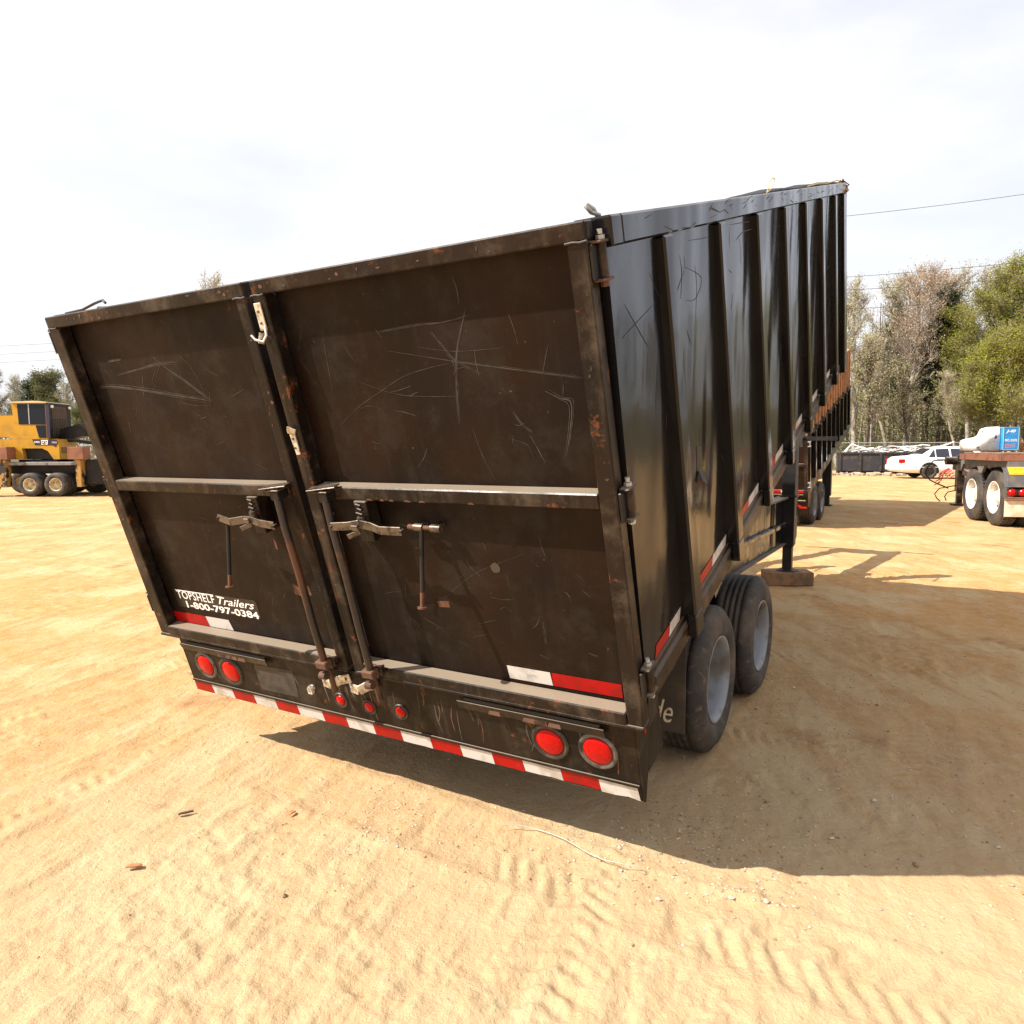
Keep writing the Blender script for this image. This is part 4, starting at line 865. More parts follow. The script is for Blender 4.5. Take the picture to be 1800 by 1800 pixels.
# ------------------------------------------------------------------ white saloon car
def build_car():
    Mw = frame(18.82, 34.0, 10)   # local x runs from tail to nose
    car = thing('parked_car', 'white four-door saloon with black steel wheels parked beside the skip', 'car', Mw)
    # stations: x, zbottom, zbelt, ztop, half width, half roof width
    St = [(-.98, .42, .62, .70, .80, .60), (-.96, .34, .84, .93, .88, .72), (-.85, .30, .90, 1.00, .93, .76), (-.5, .27, .93, 1.04, .96, .76), (-.18, .26, .95, 1.06, .97, .74), (.05, .25, .96, 1.13, .97, .70), (.42, .24, .96, 1.37, .97, .62), (.75, .24, .96, 1.44, .97, .60), (1.4, .23, .95, 1.47, .97, .60), (2.0, .23, .94, 1.44, .97, .60), (2.35, .23, .93, 1.33, .97, .62), (2.9, .24, .92, 1.02, .97, .74), (3.2, .24, .90, .98, .96, .76), (4.0, .26, .84, .92, .94, .74), (4.20, .30, .76, .82, .88, .66), (4.28, .40, .62, .66, .78, .55)]
    mb = MB(); V = []; F = []
    for (x, zb, zl, zt, w_, rw) in St:
        hs = [(w_ * .86, zb), (w_ * .97, zb + .06), (w_, zb + .25), (w_ * 1.0, (zb + .25 + zl) / 2 + .04), (w_ * .96, zl), (rw + (w_ * .96 - rw) * .08, zt - .05), (rw * .8, zt - .012), (rw * .4, zt), (0, zt + .004)]
        for y, z in hs: V.append((x, -y, z))
        for y, z in hs[-2::-1]: V.append((x, y, z))
    n = 17
    for i in range(len(St) - 1):
        for k in range(n - 1): F.append((i * n + k, (i + 1) * n + k, (i + 1) * n + k + 1, i * n + k + 1))
        F.append((i * n + n - 1, (i + 1) * n + n - 1, (i + 1) * n, i * n))
    F += [tuple(range(n)), tuple(range((len(St) - 1) * n, len(St) * n))[::-1]]
    mb.add(V, F, 0, True); body = mb.build('body', [simple('white_car_paint', (.78, .77, .76), .25, var=(.62, .57, .50), vs=2, vlo=.55, vhi=.8)], car)
    gl = simple('dark_tinted_glass', (.02, .022, .035), .08)
    def gy(x, z, s):   # side glass plane
        t_ = (z - .955) / (1.42 - .955); return s * (.938 + (.650 - .938) * t_ + .012)
    for s in (-1, 1):
        for poly in ([(.24, .99), (.52, .99), (.52, 1.335), (.48, 1.30)], [(.57, .985), (1.12, .985), (1.12, 1.375), (.59, 1.355)], [(1.20, .985), (2.36, .975), (2.12, 1.26), (1.90, 1.355), (1.22, 1.375)]):
            mb = MB(); P = [(x, gy(x, z, s), z) for x, z in poly] + [(x, gy(x, z, s) - s * .03, z) for x, z in poly]; k = len(poly)
            mb.add(P, [tuple(range(k)), tuple(range(k, 2 * k))[::-1]] + [(i, (i + 1) % k, k + (i + 1) % k, k + i) for i in range(k)]); mb.build('window', [gl], car)
    mb = MB(); mb.add([(.02, -.66, 1.13), (.02, .66, 1.13), (.41, .56, 1.385), (.41, -.56, 1.385), (.04, -.66, 1.09), (.04, .66, 1.09), (.43, .56, 1.34), (.43, -.56, 1.34)], [(0, 1, 2, 3), (7, 6, 5, 4), (0, 4, 5, 1), (3, 2, 6, 7)]); mb.build('rear_window', [gl], car)
    for s in (-1, 1):
        mb = MB(); mb.box(-.985, -.74, s * .80, s * .945, .72, .90, .02); mb.build('tail_light', [M['lens']], car)
    mb = MB(); mb.box(-1.03, -.90, -.90, .90, .38, .62, .03); mb.build('bumper', [simple('white_bumper', (.70, .68, .66), .4)], car)
    mb = MB()
    for s in (-1, 1):
        for x in (.63, 1.25): mb.box(x, x + .16, s * .955, s * .985, .85, .88, .004, 0)
        mb.box(-.4, 3.9, s * .968, s * .978, .52, .55, .003, 1)
    mb.build('door_handle', [M['black'], simple('grey_trim_strip', (.6, .58, .55), .5)], car)
    for x in (.28, 3.22):
        for s in (-1, 1):
            P = [(x + .40 * math.cos(R_(a)), .36 + .40 * math.sin(R_(a))) for a in range(-15, 196, 15)]; mb = MB(); mb.prism(P, lambda a, b, h: (a, s * h, b), .93, .976, 0); mb.build('wheel_arch', [M['black']], car)
    cw = wheel_meshes(.335, .205, .21, .05, [M['tyre'], simple('black_steel_rim', (.035, .03, .03), .5)], 3, 8)
    for x in (.28, 3.22):
        add_wheel(car, Matrix.Translation((x, -.985, .333)) @ Matrix.Rotation(-math.pi / 2, 4, 'Z'), cw); add_wheel(car, Matrix.Translation((x, .985, .333)) @ Matrix.Rotation(math.pi / 2, 4, 'Z'), cw)
build_car()
# ------------------------------------------------------------------ scrap skip, scrap and rubble
Ms = frame(17.7, 39.6, 22)
sk = thing('skip_container', 'long black open-top skip heaped with pale scrap metal behind the white car', 'skip', Ms)
blacksk = simple('rusty_black_skip_paint', (.022, .022, .026), .5, var=(.07, .045, .03), vs=3, vlo=.5, vhi=.7)
mb = MB(); mb.box(0, 6.2, 0, .05, .18, 1.10, .004); mb.box(0, 6.2, 2.15, 2.2, .18, 1.10, .004); mb.box(0, .05, .05, 2.15, .18, 1.10, .004); mb.box(6.15, 6.2, .05, 2.15, .18, 1.10, .004); mb.box(.05, 6.15, .05, 2.15, .18, .24, .004); mb.box(0, 6.2, .4, .6, .02, .179, .004); mb.box(0, 6.2, 1.6, 1.8, .02, .179, .004); mb.build('body', [blacksk], sk)
mb = MB(); mb.box(-.05, 6.25, -.08, .06, 1.1005, 1.19, .006); mb.box(-.05, 6.25, 2.14, 2.28, 1.1005, 1.19, .006); mb.box(-.05, .08, .061, 2.139, 1.1005, 1.19, .006); mb.build('rim_rail', [blacksk], sk)
for k in range(7): mb = MB(); mb.box(.05 + k * .99, .17 + k * .99, -.08, -.0005, .18, 1.0995, .006); mb.build('side_rib', [blacksk], sk)
mb = MB(); cols = [simple('white_scrap_tube', (.72, .70, .66), .4, .2), simple('grey_scrap', (.35, .33, .31), .5, .4), M['rusty']]
for k in range(190):
    x = random.uniform(.2, 5.9); y = random.uniform(.2, 2.0); z = 1.1 + random.uniform(0, .42) * (1 - abs(x - 3.0) / 4.2); L = random.uniform(.3, 1.5); q = random.gauss(0, .8); e = random.gauss(0, .16)
    p1 = (min(6.1, max(.1, x + L * math.cos(q))), min(2.1, max(.1, y + L * math.sin(q) * .5)), max(1.05, z + L * math.sin(e))); pm = ((x + p1[0]) / 2, (y + p1[1]) / 2, (z + p1[2]) / 2 + random.uniform(-.05, .12))
    mb.tube([(x, y, z), pm, p1], random.uniform(.012, .032), 5, 0 if random.random() < .7 else random.choice((1, 2)))
mb.tube([(.35, .5, 1.1), (.70, .4, 1.62), (1.5, .5, 1.3), (2.3, .6, 1.2)], .04, 6, 0); mb.tube([(.70, .4, 1.62), (.30, .3, 1.2), (.7, .3, 1.12)], .04, 6, 0); mb.tube([(4.3, .4, 1.15), (5.5, .3, 1.72)], .035, 6, 0)
sp_ = mb.build('scrap_metal', cols); sp_.matrix_world = Ms; tag(sp_, 'tangle of bent white tubes and strips heaped in the black skip', kind='stuff')
mb = MB()
for k in range(260):
    x = random.uniform(15.4, 25.5); y = 38.2 + random.gauss(0, .35) - (x - 17) * .25; s = random.uniform(.05, .22); z0 = gz(x, y)
    T_ = Matrix.Translation((x, y, z0 + s * .25)) @ Matrix.Rotation(random.uniform(0, 6), 4, 'Z') @ Matrix.Rotation(random.uniform(-.5, .5), 4, 'X')
    mb.box(-s, s, -s * random.uniform(.3, .8), s * .5, -s * .3, s * random.uniform(.1, .45), .01, random.choice((0, 0, 1, 2)), T_)
rbb = mb.build('rubble', [M['dirt_stone'], simple('broken_board', (.34, .24, .14), .9), simple('grey_rubble', (.25, .24, .22), .9)]); tag(rbb, 'low line of broken boards and rubble at the foot of the black skip', kind='stuff')
# ------------------------------------------------------------------ chain-link fence
def fence(x0, y0, x1, y1, H, label):
    L = math.hypot(x1 - x0, y1 - y0); az = math.degrees(math.atan2(x1 - x0, y1 - y0)) - 90; f = thing('chain_link_fence', label, 'fence', frame(x0, y0, az))
    n = int(L / 3)
    for k in range(n + 1): mb = MB(); mb.tube([(k * L / n, 0, -.1), (k * L / n, 0, H + .05)], .035, 8); mb.build('post', [M['galv']], f)
    mb = MB(); mb.tube([(0, 0, H), (L, 0, H)], .024, 8); mb.build('top_rail', [M['galv']], f)
    mb = MB(); s = .16; k = 0; x = -H
    while x < L:
        for sg in (1, -1):
            a, b = (x, x + H) if sg > 0 else (x + H, x); z0, z1 = .02, H - .02
            if min(a, b) > 0 and max(a, b) < L: mb.add([(a - .003, -.002, z0), (a + .003, -.002, z0), (b + .003, -.002, z1), (b - .003, -.002, z1), (a, .003, z0), (b, .003, z1)], [(0, 1, 2, 3), (1, 4, 5, 2), (4, 0, 3, 5)])
        x += s
    mb.build('wire_mesh', [M['galv']], f)
fence(12, 45.2, 66, 43.2, 1.72, 'galvanised chain-link fence between the sandy lot and the woods')
fence(-62, 44, -20, 47, 1.72, 'galvanised chain-link fence beyond the yellow log loader')
# ------------------------------------------------------------------ power lines
def pline(a, b, sag, label, r=.014):
    mb = MB(); a = Vector(a); b = Vector(b); P = [a.lerp(b, k / 24) - Vector((0, 0, sag * 4 * (k / 24) * (1 - k / 24))) for k in range(25)]; mb.tube(P, r, 5); o = mb.build('power_line', [M['cable']]); tag(o, label, 'power line', 'power lines over the lot')
def P3(px, py, D): return ((px - 900) / 1278.2 * D, D, CAMH + (790 - py) / 1278.2 * D)
pline(P3(1300, 412, 43), P3(2100, 312, 40), .3, 'topmost power line alone in the sky right of the trailer')
pline(P3(1300, 508, 46), P3(2100, 438, 44), .3, 'power line crossing just above the bare treetops on the right')
pline(P3(1300, 527, 46), P3(2100, 470, 44), .3, 'power line crossing the crowns of the trees on the right')
pline(P3(1300, 560, 46), P3(2100, 500, 44), .3, 'lowest power line crossing in front of the trees on the right')
pline(P3(-500, 628, 70), P3(420, 588, 70), .3, 'upper of three faint power lines left of the trailer', .012)
pline(P3(-500, 642, 70), P3(420, 602, 70), .3, 'middle of three faint power lines left of the trailer', .012)
pline(P3(-500, 656, 70), P3(420, 616, 70), .3, 'lower of three faint power lines left of the trailer', .012)
# ------------------------------------------------------------------ yellow log loader on its carrier trailer
KM = frame(-15.0, 22.3, 0)
KX = lambda px: (px / 6.92 - 900) / 57.5 + 15.0
KZ = lambda py: CAMH + (788 - 640 - py / 6.92) / 57.5
ld = thing('log_loader', 'yellow log loader with a caged cab and black boom mounted on a wheeled carrier', 'log loader', KM)
yl = simple('loader_yellow_paint', (.50, .27, .022), .42, var=(.40, .22, .03), vs=3, spec=.3); lg = simple('loader_cab_glass', (.012, .014, .020), .12, spec=.25)
ZD = lambda z, d: ((z / 6.92) - 900) * (22.3 + d) / 1283 + 15.0
ZZ = lambda z, d: CAMH + (148 - z / 6.92) * (22.3 + d) / 1283
Td = lambda x, y, h: (ZD(x, 1.0), h, ZZ(y, 1.0))
Tl = lambda x, y, h: (KX(x), h, KZ(y))
mb = MB(); mb.prism([(-330, 890), (622, 890), (640, 985), (640, 1140), (565, 1140), (500, 1040), (430, 1005), (180, 1005), (200, 1140), (-330, 1140)], Tl, .35, 1.25, 0)
mb.prism([(-330, 600), (95, 600), (95, 888), (60, 888), (20, 866), (-330, 866)], Tl, .40, 2.05, 0); mb.box(KX(180), KX(510), .5, 1.9, KZ(1140), KZ(1000), .01, 1)
mb.box(KX(640) + .001, KX(640) + .008, .45, .95, KZ(1065), KZ(990), .001, 2)
body = mb.build('body', [yl, M['black'], simple('grille_dark', (.20, .11, .03), .6)], ld)
mb = MB(); mb.prism([(315, 893), (615, 893), (632, 940), (600, 990), (560, 968), (345, 966)], Tl, .343, .3495, 0); mb.prism([(425, 902), (508, 902), (502, 960), (425, 960)], Tl, .3395, .3425, 1)
put_text(mb, '579C', lambda x, y, h: (x, h, y), KX(340), KZ(938), .3385, width=KX(408) - KX(340), mi=1, size=.075, offset=.003)
put_text(mb, 'CAT', lambda x, y, h: (x, h, y), KX(431), KZ(950), .3375, width=KX(496) - KX(431), mi=2, size=.125, offset=.006)
mb.prism([(450, 962), (466, 940), (482, 962)], Tl, .3365, .3370, 3)
mb.prism([(555, 920), (620, 924), (618, 945), (556, 941)], Tl, .3395, .342, 4)
mb.build('decal', [simple('decal_dark_purple', (.02, .012, .03), .4), M['white_vinyl'], M['black_vinyl'], yl, simple('decal_grey', (.3, .28, .3), .5)], ld)
mb = MB(); mb.prism([(80, 440), (370, 425), (515, 440), (515, 888), (105, 888)], Tl, .36, 1.45, 0); mb.prism([(75, 436), (370, 424), (525, 436), (525, 447), (80, 447)], Tl, .30, 1.5, 1)
cabp = mb.build('cab', [yl, simple('loader_cream_roof', (.62, .52, .30), .6)], ld)
mb = MB(); mb.prism([(150, 460), (490, 460), (490, 715), (160, 710)], Tl, .350, .359, 0); mb.prism([(285, 462), (297, 462), (297, 710), (287, 710)], Tl, .343, .3495, 1); mb.prism([(365, 722), (490, 722), (490, 878), (400, 876)], Tl, .350, .359, 0); mb.build('window', [lg, M['galv']], cabp)
mb = MB(); x0 = KX(516); mb.box(x0, x0 + .06, .36, 1.46, KZ(882), KZ(448), .012, 0)
mb.box(x0 + .0605, x0 + .064, .50, 1.22, KZ(640), KZ(485), .001, 1)
for k in range(9): mb.box(x0 + .066, x0 + .071, .50 + .088 * k, .508 + .088 * k, KZ(860), KZ(485), .0005, 2)
for k in range(18): mb.box(x0 + .0715, x0 + .076, .50, 1.22, KZ(502 + 19 * k), KZ(499 + 19 * k), .0005, 2)
mb.box(x0 - .03, x0 + .075, .325, .358, KZ(880), KZ(452), .004, 3)
for q_ in ((.46, 492), (1.36, 492)): mb.lathe([(.045, 0), (.045, .04), (.0, .05)], (x0 + .08, q_[0], KZ(q_[1])), (1, -.4, 0), 12, 4)
mb.build('guard_cage', [M['black'], simple('dim_cab_interior', (.06, .035, .03), .6), simple('mesh_wire', (.14, .10, .07), .6), simple('dark_violet_post', (.03, .02, .05), .4), M['white_vinyl']], ld)
mb = MB(); mb.prism([(700, 800), (1000, 715), (1060, 700), (1300, 780), (1300, 860), (1050, 860), (900, 900), (850, 950), (800, 940)], Td, .85, 1.2, 0); mb.prism([(1250, 780), (1330, 760), (1420, 1000), (1350, 1010)], Td, .87, 1.18, 0)
mb.tube([(ZD(900, .8), .8, ZZ(915, .8)), (ZD(960, .8), .8, ZZ(985, .8))], .03, 8, 1); mb.tube([(ZD(850, .7), .7, ZZ(900, .7)), (ZD(1250, .7), .7, ZZ(960, .7))], .05, 10, 0); mb.build('boom', [M['black'], yl], ld)
mb = MB(); mb.box(KX(-330), KX(920), .1, 2.5, KZ(1212), KZ(1172), .008, 1); mb.box(KX(-330), KX(900), .5, 2.1, KZ(1320), KZ(1213), .01, 0); mb.box(KX(985), KX(1280), .2, 2.4, KZ(1450), KZ(1142), .02, 0)
mb.build('carrier_frame', [M['black'], simple('worn_grey_deck_edge', (.22, .20, .20), .5, var=(.10, .08, .07), vs=6)], ld)
mb = MB(); mb.tube([(KX(90), .55, KZ(1165)), (KX(560), .55, KZ(1160))], .05, 8, 0); mb.lathe([(.42, 0), (.46, .02), (.46, .10), (.3, .12)], (KX(400), 1.25, KZ(1170)), (0, 0, 1), 24, 0); mb.build('turntable', [M['black']], ld)
for x0, x1, l0, l1 in ((-75, 102, -40, 60), (835, 1025, 912, 975)):
    mb = MB(); mb.box(KX(x0), KX(x1), -.06, .34, KZ(1140), KZ(988), .008, 0); mb.box(KX(l0), KX(l1), .0, .26, KZ(1475), KZ(1142), .006, 1); mb.box(KX(l0 + 6), KX(l1 - 6), .03, .23, KZ(1480), KZ(1476), .001, 2); mb.build('outrigger', [simple('rust_brown_box', (.25, .10, .05), .7, var=(.17, .07, .04), vs=4), simple('yellow_black_leg', (.40, .22, .05), .6, var=(.02, .02, .02), vs=3, vlo=.48, vhi=.52), M['black']], ld)
wm4 = wheel_meshes(.365, .185, .26, .10, [M['tyre'], M['rim_tan']], 3, 2)
for k, xc in enumerate((345 - 318 * 2, 345, 663)):
    for yy, rt_ in ((-.02, 0), (.28, 0)): add_wheel(ld, Matrix.Translation((KX(xc), yy, .365)) @ Matrix.Rotation(-math.pi / 2, 4, 'Z') @ Matrix.Rotation(k * 1.3, 4, 'X'), wm4)
    for yy in (2.5, 2.2): add_wheel(ld, Matrix.Translation((KX(xc), yy, .365)) @ Matrix.Rotation(math.pi / 2, 4, 'Z'), wm4)
add_wheel(ld, Matrix.Translation((KX(1080), 1.5, .365)) @ Matrix.Rotation(-math.pi / 2, 4, 'Z'), wm4); add_wheel(ld, Matrix.Translation((KX(1180), 2.3, .365)) @ Matrix.Rotation(-math.pi / 2, 4, 'Z'), wm4)
# crumpled white sack on the loader's tank
sk_ = lump('plastic_sack', [(-.1, 0), (-.13, .05), (-.08, .11), (.0, .13), (.09, .11), (.12, .04), (.10, 0)], .1, .45, Matrix.Translation((-15 + KX(1108), 22.5, KZ(1140) + .001)), [M['white_vinyl']], .12)
tag(sk_, 'crumpled white sack on the black tank at the end of the yellow loader', 'sack')
# ------------------------------------------------------------------ trees
def leafmat(name, cols, trans=.25):
    m, t, b = new_mat(name); g = N(t, 'ShaderNodeNewGeometry'); r = g.outputs['Random Per Island']; c = coords(t)
    col = mixc(t, ramp(t, r, .2, .5), cols[0], cols[1]); col = mixc(t, ramp(t, r, .6, .9), col, cols[2])
    col = mixc(t, ramp(t, noise(t, c, .8, 3), .46, .56), col, cols[3])
    t.links.new(col, b.inputs['Base Color']); b.inputs['Roughness'].default_value = .7; b.inputs['Specular IOR Level'].default_value = .2
    tr = N(t, 'ShaderNodeBsdfTranslucent'); t.links.new(col, tr.inputs[0]); mxs = N(t, 'ShaderNodeMixShader', i_0=trans)
    t.links.new(b.outputs[0], mxs.inputs[1]); t.links.new(tr.outputs[0], mxs.inputs[2]); out = [n for n in t.nodes if n.type == 'OUTPUT_MATERIAL'][0]; t.links.new(mxs.outputs[0], out.inputs[0]); return m
LM = dict(green=leafmat('spring_yellow_green_leaves', [(.33, .335, .055), (.22, .245, .042), (.44, .41, .07), (.26, .245, .07)], .5),
          red=leafmat('red_bud_twigs', [(.44, .29, .19), (.36, .28, .20), (.48, .30, .19), (.40, .33, .24)]),
          tan=leafmat('tan_bud_twigs', [(.44, .38, .24), (.35, .31, .21), (.50, .44, .28), (.38, .38, .19)]),  # tan and brush tones lightened in place of haze over the woods
          pine=leafmat('dark_pine_needles', [(.035, .055, .018), (.022, .04, .015), (.06, .075, .025), (.045, .055, .022)], .1),
          brush=leafmat('brown_olive_brush', [(.25, .20, .11), (.17, .135, .08), (.29, .25, .13), (.20, .215, .07)]),
          shrub=leafmat('fresh_green_shrub', [(.09, .14, .03), (.06, .10, .025), (.13, .17, .04), (.09, .11, .03)], .3))
LM['olive'] = leafmat('olive_grey_leaves', [(.17, .175, .06), (.12, .13, .05), (.22, .21, .08), (.14, .14, .06)], .3)
barkm = {'grey': simple('grey_brown_bark', (.34, .295, .24), .9, var=(.22, .185, .15), vs=3), 'dark': simple('dark_bark', (.06, .045, .035), .9, var=(.12, .085, .06), vs=3), 'pale': simple('pale_bark', (.30, .26, .19), .9, var=(.18, .15, .11), vs=3)}  # bark lightened too, its colour standing for the same haze
def arr_mesh(name, V, F4, mats, smooth=False, mi=None):
    me = bpy.data.meshes.new(name); V = np.asarray(V, 'f4'); F4 = np.asarray(F4, 'i4')
    me.vertices.add(len(V)); me.vertices.foreach_set('co', V.ravel()); k = F4.shape[1]; me.loops.add(F4.size); me.loops.foreach_set('vertex_index', F4.ravel())
    me.polygons.add(len(F4)); me.polygons.foreach_set('loop_start', (np.arange(len(F4)) * k).astype('i4'))
    for m in mats: me.materials.append(m)
    me.update(calc_edges=True); return me
def leaf_quads(P, size, g, up=.3, asp=.6):
    n = len(P); a = g.normal(size=(n, 3)); a[:, 2] *= .7; a /= np.linalg.norm(a, axis=1)[:, None]; b = g.normal(size=(n, 3)); b[:, 2] += up
    b -= (b * a).sum(1)[:, None] * a; b /= np.linalg.norm(b, axis=1)[:, None] + 1e-9; s = size * g.uniform(.5, 1.3, (n, 1))
    V = np.stack([P - a * s * .5, P - b * s * asp * .5, P + a * s * .5, P + b * s * asp * .5], 1).reshape(-1, 3)
    return V, np.arange(4 * n).reshape(-1, 4)
def gen_tree(seed, H, kind):
    r = random.Random(seed); g = np.random.default_rng(seed); tb = MB(); tips = []; tw = []
    def seg(p, d, L, r0, r1, n, wob, sides):
        pts = [p]; rad = [r0]
        for i in range(n):
            d = (d + Vector((r.gauss(0, wob), r.gauss(0, wob), r.gauss(0, wob * .5) + .02))).normalized(); p = p + d * (L / n); pts.append(p); rad.append(r0 + (r1 - r0) * (i + 1) / n)
        tb.tube(pts, rad, sides, 0, False); return pts, d
    def twigs(p, d, L, k):
        for _ in range(k):
            q = (d + Vector((r.gauss(0, .45), r.gauss(0, .45), r.gauss(.25, .35)))).normalized(); e = p + q * L * r.uniform(.5, 1.2); tw.append((p, e)); tips.append(e); tips.append(p.lerp(e, .5))
    if kind == 'pine':
        pts, d = seg(Vector((0, 0, -.2)), Vector((0, 0, 1)), H, H * .014, .03, 12, .02, 7)
        for i in range(46):
            t = .45 + .55 * (i + r.random()) / 46; k = min(11, int(t * 12)); p = pts[k].lerp(pts[k + 1], t * 12 - k); L = H * .17 * (1.08 - t) ** .6 * r.uniform(.5, 1.25); a = r.uniform(0, 6.28)
            q, dd = seg(p, Vector((math.cos(a), math.sin(a), r.uniform(-.1, .5))).normalized(), L, .05, .015, 4, .12, 4)
            for s in (2, 3, 4):
                for _ in range(5): tips.append(q[s] + Vector((r.gauss(0, .28), r.gauss(0, .28), r.gauss(.06, .18))))
    else:
        fork = dict(green=.30, tan=.38, red=.42).get(kind, .4); sp = dict(green=.46, tan=.36, red=.34)[kind]
        pts, d = seg(Vector((0, 0, -.2)), Vector((r.gauss(0, .04), r.gauss(0, .04), 1)).normalized(), H * .93, H * .0125 + .04, .035, 12, .05, 7)
        nl = 26 if kind == 'green' else 19
        for i in range(nl):
            t = fork + (1 - fork) * (i + r.random() * .8) / nl; k = min(11, int(t * 12)); p = pts[k].lerp(pts[k + 1], min(1, t * 12 - k)); a = i * 2.4 + r.gauss(0, .5)
            L = H * r.uniform(.20, .34) * (1.12 - t * .75); q, dd = seg(p, Vector((math.cos(a) * sp, math.sin(a) * sp, r.uniform(.35, .9))).normalized(), L, .02 + .05 * (1 - t), .016, 5, .12, 4)
            for s in range(1, 6):
                for _ in range(3):
                    b = r.uniform(0, 6.28); q2, d2 = seg(q[s], (dd + Vector((math.cos(b), math.sin(b), r.uniform(-.1, .6))) * .8).normalized(), L * r.uniform(.22, .5), .018, .009, 3, .16, 3)
                    for u in q2[1:]: twigs(u, d2, .55, 3)
    V, F = [], []
    tree_me = tb
    if tw:
        A = np.array([a[:] for a, b in tw]); B = np.array([b[:] for a, b in tw]); dirv = B - A; sd_ = np.cross(dirv, g.normal(size=dirv.shape)); sd_ /= np.linalg.norm(sd_, axis=1)[:, None] + 1e-9; wv = .010
        TV = np.stack([A - sd_ * wv, A + sd_ * wv, B + sd_ * wv * .5, B - sd_ * wv * .5], 1).reshape(-1, 3); TF = np.arange(4 * len(A)).reshape(-1, 4)
        tb.add([tuple(v) for v in TV], [tuple(f) for f in TF], 0)
    T = np.array([p[:] for p in tips])
    if kind == 'pine': n, s, j, sz = len(T) * 16, .20, .6, .30
    elif kind == 'green': n, s, j, sz = int(len(T) * 3.0), .20, .6, .15
    else: n, s, j, sz = int(len(T) * 1.3), .12, .5, .12
    idx = g.integers(0, len(T), n); P = T[idx] + g.normal(size=(n, 3)) * s; LV, LF = leaf_quads(P, sz, g, .3, .22 if kind == 'pine' else .5)
    return tb, LV, LF
def make_tree(seed, H, kind, name, bark='grey', leaf=None):
    tb, LV, LF = gen_tree(seed, H, kind); root = thing(name, 'x', 'tree', Matrix())
    tb.build('trunk', [barkm[bark]], root); me = arr_mesh('crown', LV, LF, [LM[leaf or kind]]); o = bpy.data.objects.new('crown', me); SC.collection.objects.link(o); o.parent = root
    return root
PR = {}
def proto(key, *a, **k): PR[key] = [make_tree(*a, **k), False]
proto('o1', 14, 9, 'green', 'broadleaf_tree', 'grey', 'olive')
proto('g1', 11, 14.5, 'green', 'broadleaf_tree'); proto('g2', 12, 13, 'green', 'broadleaf_tree'); proto('g3', 13, 9, 'green', 'broadleaf_tree')
proto('t1', 21, 13.5, 'tan', 'bare_tree'); proto('t2', 22, 12.5, 'tan', 'bare_tree', 'pale'); proto('t3', 23, 11, 'tan', 'bare_tree', 'dark')
proto('r1', 31, 14, 'red', 'budding_tree'); proto('r2', 32, 13, 'red', 'budding_tree', 'pale')
proto('p1', 41, 13, 'pine', 'pine_tree', 'dark'); proto('p2', 42, 11, 'pine', 'pine_tree', 'dark')
def plant(key, px, D, topy, label, group='trees along the edge of the woods', rot=None, sx=1.0):
    p, used = PR[key]; o = copy_tree(p) if used else p; PR[key][1] = True
    H0 = dict(g1=14.5, g2=13, g3=9, o1=9, t1=13.5, t2=12.5, t3=11, r1=14, r2=13, p1=13, p2=11)[key]
    x = (px - 900) / 1278.2 * D; H = CAMH + (790 - topy) / 1278.2 * D; s = H / H0 * .97; z = gz(x, D) - .05
    o.matrix_world = Matrix.Translation((x, D, z)) @ Matrix.Rotation(rot if rot is not None else random.uniform(0, 6.28), 4, 'Z') @ Matrix.Diagonal((s * sx, s * sx, s, 1))
    o['label'] = label; o['group'] = group
T = plant
T('t1', 1500, 55, 492, 'tall bare tan tree nearest the right side of the big trailer')
T('t2', 1472, 52, 520, 'bare pale tree half hidden by the corner of the big trailer')
T('t1', 1532, 60, 500, 'bare tan tree whose crown is second from the trailer corner')
T('t3', 1520, 50, 610, 'low dark bare tree in front of the tall tan trees')
T('r1', 1588, 56, 470, 'reddish budding tree, tallest in the middle of the woods')
T('r2', 1625, 60, 474, 'reddish budding tree just right of the tallest red one')
T('t2', 1560, 52, 585, 'slim pale bare tree standing above the heap of scrap')
T('r2', 1655, 63, 490, 'slender red tipped tree rising behind the dark pine')
T('p1', 1645, 58, 518, 'dark pine with bare lower trunk between red and green trees')
T('p2', 1625, 62, 575, 'smaller dark pine left of the taller pine')
T('p2', 1565, 64, 560, 'dark pine showing through the bare tan trees')
T('t3', 1598, 50, 640, 'crooked bare tree low in front of the red budding trees')
T('t1', 1690, 66, 478, 'bare tree showing sky through its top left of the green trees')
T('g2', 1700, 55, 540, 'rounded yellow green tree leftmost of the leafy group')
T('g1', 1735, 57, 478, 'yellow green tree with a thin open top in the leafy group')
T('g1', 1785, 56, 452, 'tallest yellow green tree close to the right edge')
T('g3', 1722, 50, 610, 'low yellow green tree in front of the leafy group')
T('g2', 1812, 53, 520, 'yellow green tree at the very right edge of the picture')
T('g3', 1770, 49, 590, 'short leafy tree above the blue cabinet')
T('t1', 1745, 64, 470, 'bare tree mixed in behind the yellow green crowns')
T('g1', 1850, 58, 470, 'leafy tree just outside the right edge')
T('t2', 1680, 49, 650, 'small pale bare tree above the roof of the white car')
for k in range(9):
    T(('g2', 't1', 'p1', 'r1', 'g1', 't2', 'p2', 't3', 'r2')[k], 1960 + 190 * k, 58 - k * 2.6, 480 - 14 * k, 'woodland tree beyond the right edge, seen mirrored in the glossy trailer side', 'woodland trees beyond the right edge')
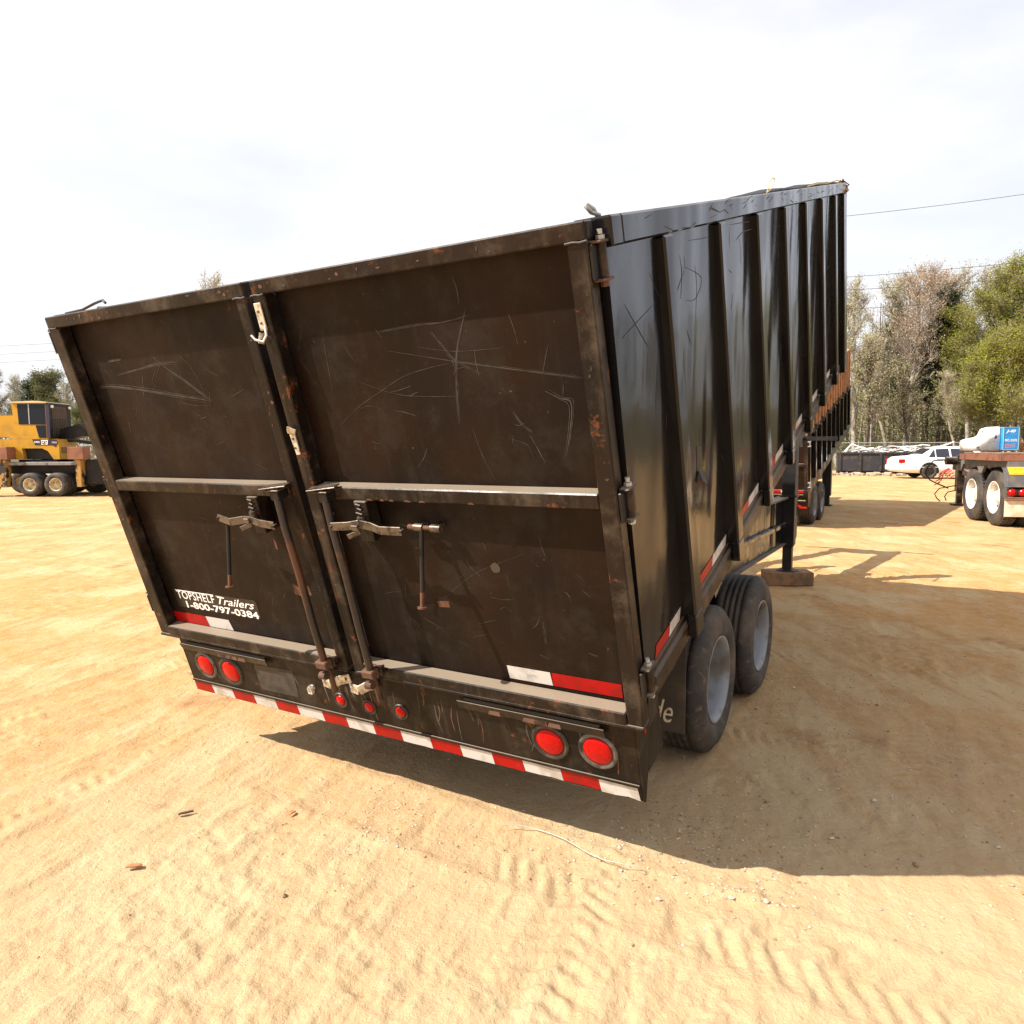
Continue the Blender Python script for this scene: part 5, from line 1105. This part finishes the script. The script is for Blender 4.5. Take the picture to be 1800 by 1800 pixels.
# left and centre background
G2 = 'trees far beyond the lot on the left'
T('t3', 5, 62, 650, 'dark bare tree at the far left edge behind the loader', G2)
T('t1', 45, 84, 668, 'hazy bare tree behind the yellow loader cab', G2)
T('p2', 72, 92, 672, 'dark green pine behind the loader cab roof', G2, sx=1.8)
T('o1', 105, 80, 660, 'olive green rounded tree between the loader cab and the trailer', G2, sx=1.2)
T('t2', 128, 76, 674, 'bare grey tree touching the left edge of the trailer', G2)
T('o1', 150, 70, 676, 'leafy tree whose crown meets the left edge of the trailer', G2)
T('t3', 20, 95, 690, 'low distant bare tree at the far left', G2)
T('t1', 400, 48, 482, 'bare tree whose twig tips show just above the left trailer door', G2)
T('t2', 250, 66, 600, 'bare tree hidden behind the left trailer door', G2); T('g2', 560, 74, 600, 'leafy tree hidden behind the trailer', G2); T('p1', 800, 78, 610, 'pine hidden behind the middle of the trailer', G2); T('t1', 1100, 70, 600, 'bare tree hidden behind the right trailer side', G2); T('g1', 1300, 68, 590, 'leafy tree hidden behind the front of the trailer', G2)
T('p1', -220, 72, 640, 'pine beyond the left edge of the picture', G2); T('t1', -90, 66, 640, 'bare tree just beyond the left edge', G2)
# woods behind the front rank: undergrowth, thin stems
def woods(x0, x1, yf, n, hmax, name, label, leafn=.16, kind='brush', stems=260, seed=5, depth=16):
    g = np.random.default_rng(seed); x = g.uniform(x0, x1, n); y = yf(x) + g.uniform(0, 1, n) ** .8 * depth; h = g.beta(1.15, 1.9, n) * hmax * (.75 + .5 * fbm(x / 4.5 + 3, y / 9, 3) * 2)
    cl = fbm(x / 1.3, h / 1.1 + y * .3, 3); keep = cl > -.10; P = np.stack([x, y, np.abs(h)], -1)[keep]; P[:, 2] += ground_h(P[:, 0], P[:, 1])
    V, F = leaf_quads(P, leafn, g, 1.2, .4)
    me = arr_mesh(name, V, F, [LM[kind], barkm['grey']]); nf = len(F)
    mb = MB(); rr = random.Random(seed)
    for k in range(stems):
        xx = rr.uniform(x0, x1); yy = float(yf(xx)) + rr.uniform(0, depth); H = rr.uniform(.35, 1.1) * hmax; r0 = rr.uniform(.03, .11); z0 = gz(xx, yy); dx, dy = rr.gauss(0, .05), rr.gauss(0, .05)
        mb.tube([(xx, yy, z0 - .1), (xx + dx * H * .5 + rr.gauss(0, .1), yy + dy * H * .5, z0 + H * .5), (xx + dx * H, yy + dy * H, z0 + H)], [r0, r0 * .7, r0 * .3], 5, rr.choice((0, 0, 1, 2)), False)
        for j in range(5):
            t = rr.uniform(.4, .95); L = rr.uniform(.5, 1.6); a = rr.uniform(0, 6.28); p = (xx + dx * H * t, yy + dy * H * t, z0 + H * t); mb.tube([p, (p[0] + L * .4 * math.cos(a), p[1] + L * .4 * math.sin(a), p[2] + L * .45), (p[0] + L * .6 * math.cos(a), p[1] + L * .6 * math.sin(a), p[2] + L)], [.02, .014, .006], 3, 0, False)
    o = bpy.data.objects.new(name, me); SC.collection.objects.link(o); tag(o, label, kind='stuff')
    if stems: s_ = mb.build('thin_stems', [barkm['grey'], barkm['dark'], barkm['pale']], o); s_['kind'] = 'stuff'
woods(14, 62, lambda x: 56 - (x - 25) * .12, 150000, 11.5, 'woodland', 'dense brown and olive undergrowth of the woods behind the front trees', .24, 'brush', 320, 5, 22)
woods(58, 105, lambda x: 48 - (x - 58) * .8, 30000, 10.5, 'woodland', 'undergrowth of the woods beyond the right edge', .3, 'brush', 60, 8)
woods(-95, 14, lambda x: 78 + x * 0, 60000, 7.0, 'woodland', 'low distant belt of grey brown woods behind the lot on the left', .3, 'brush', 160, 6)
woods(22, 34, lambda x: 47.5 + x * 0, 9000, 2.1, 'shrubs', 'fresh green shrubs along the fence at the foot of the woods', .12, 'shrub', 0, 9, 3)
woods(-60, -20, lambda x: 49 + x * 0, 8000, 3.4, 'shrubs', 'scrubby bushes along the far fence behind the loader', .14, 'brush', 20, 10, 6)
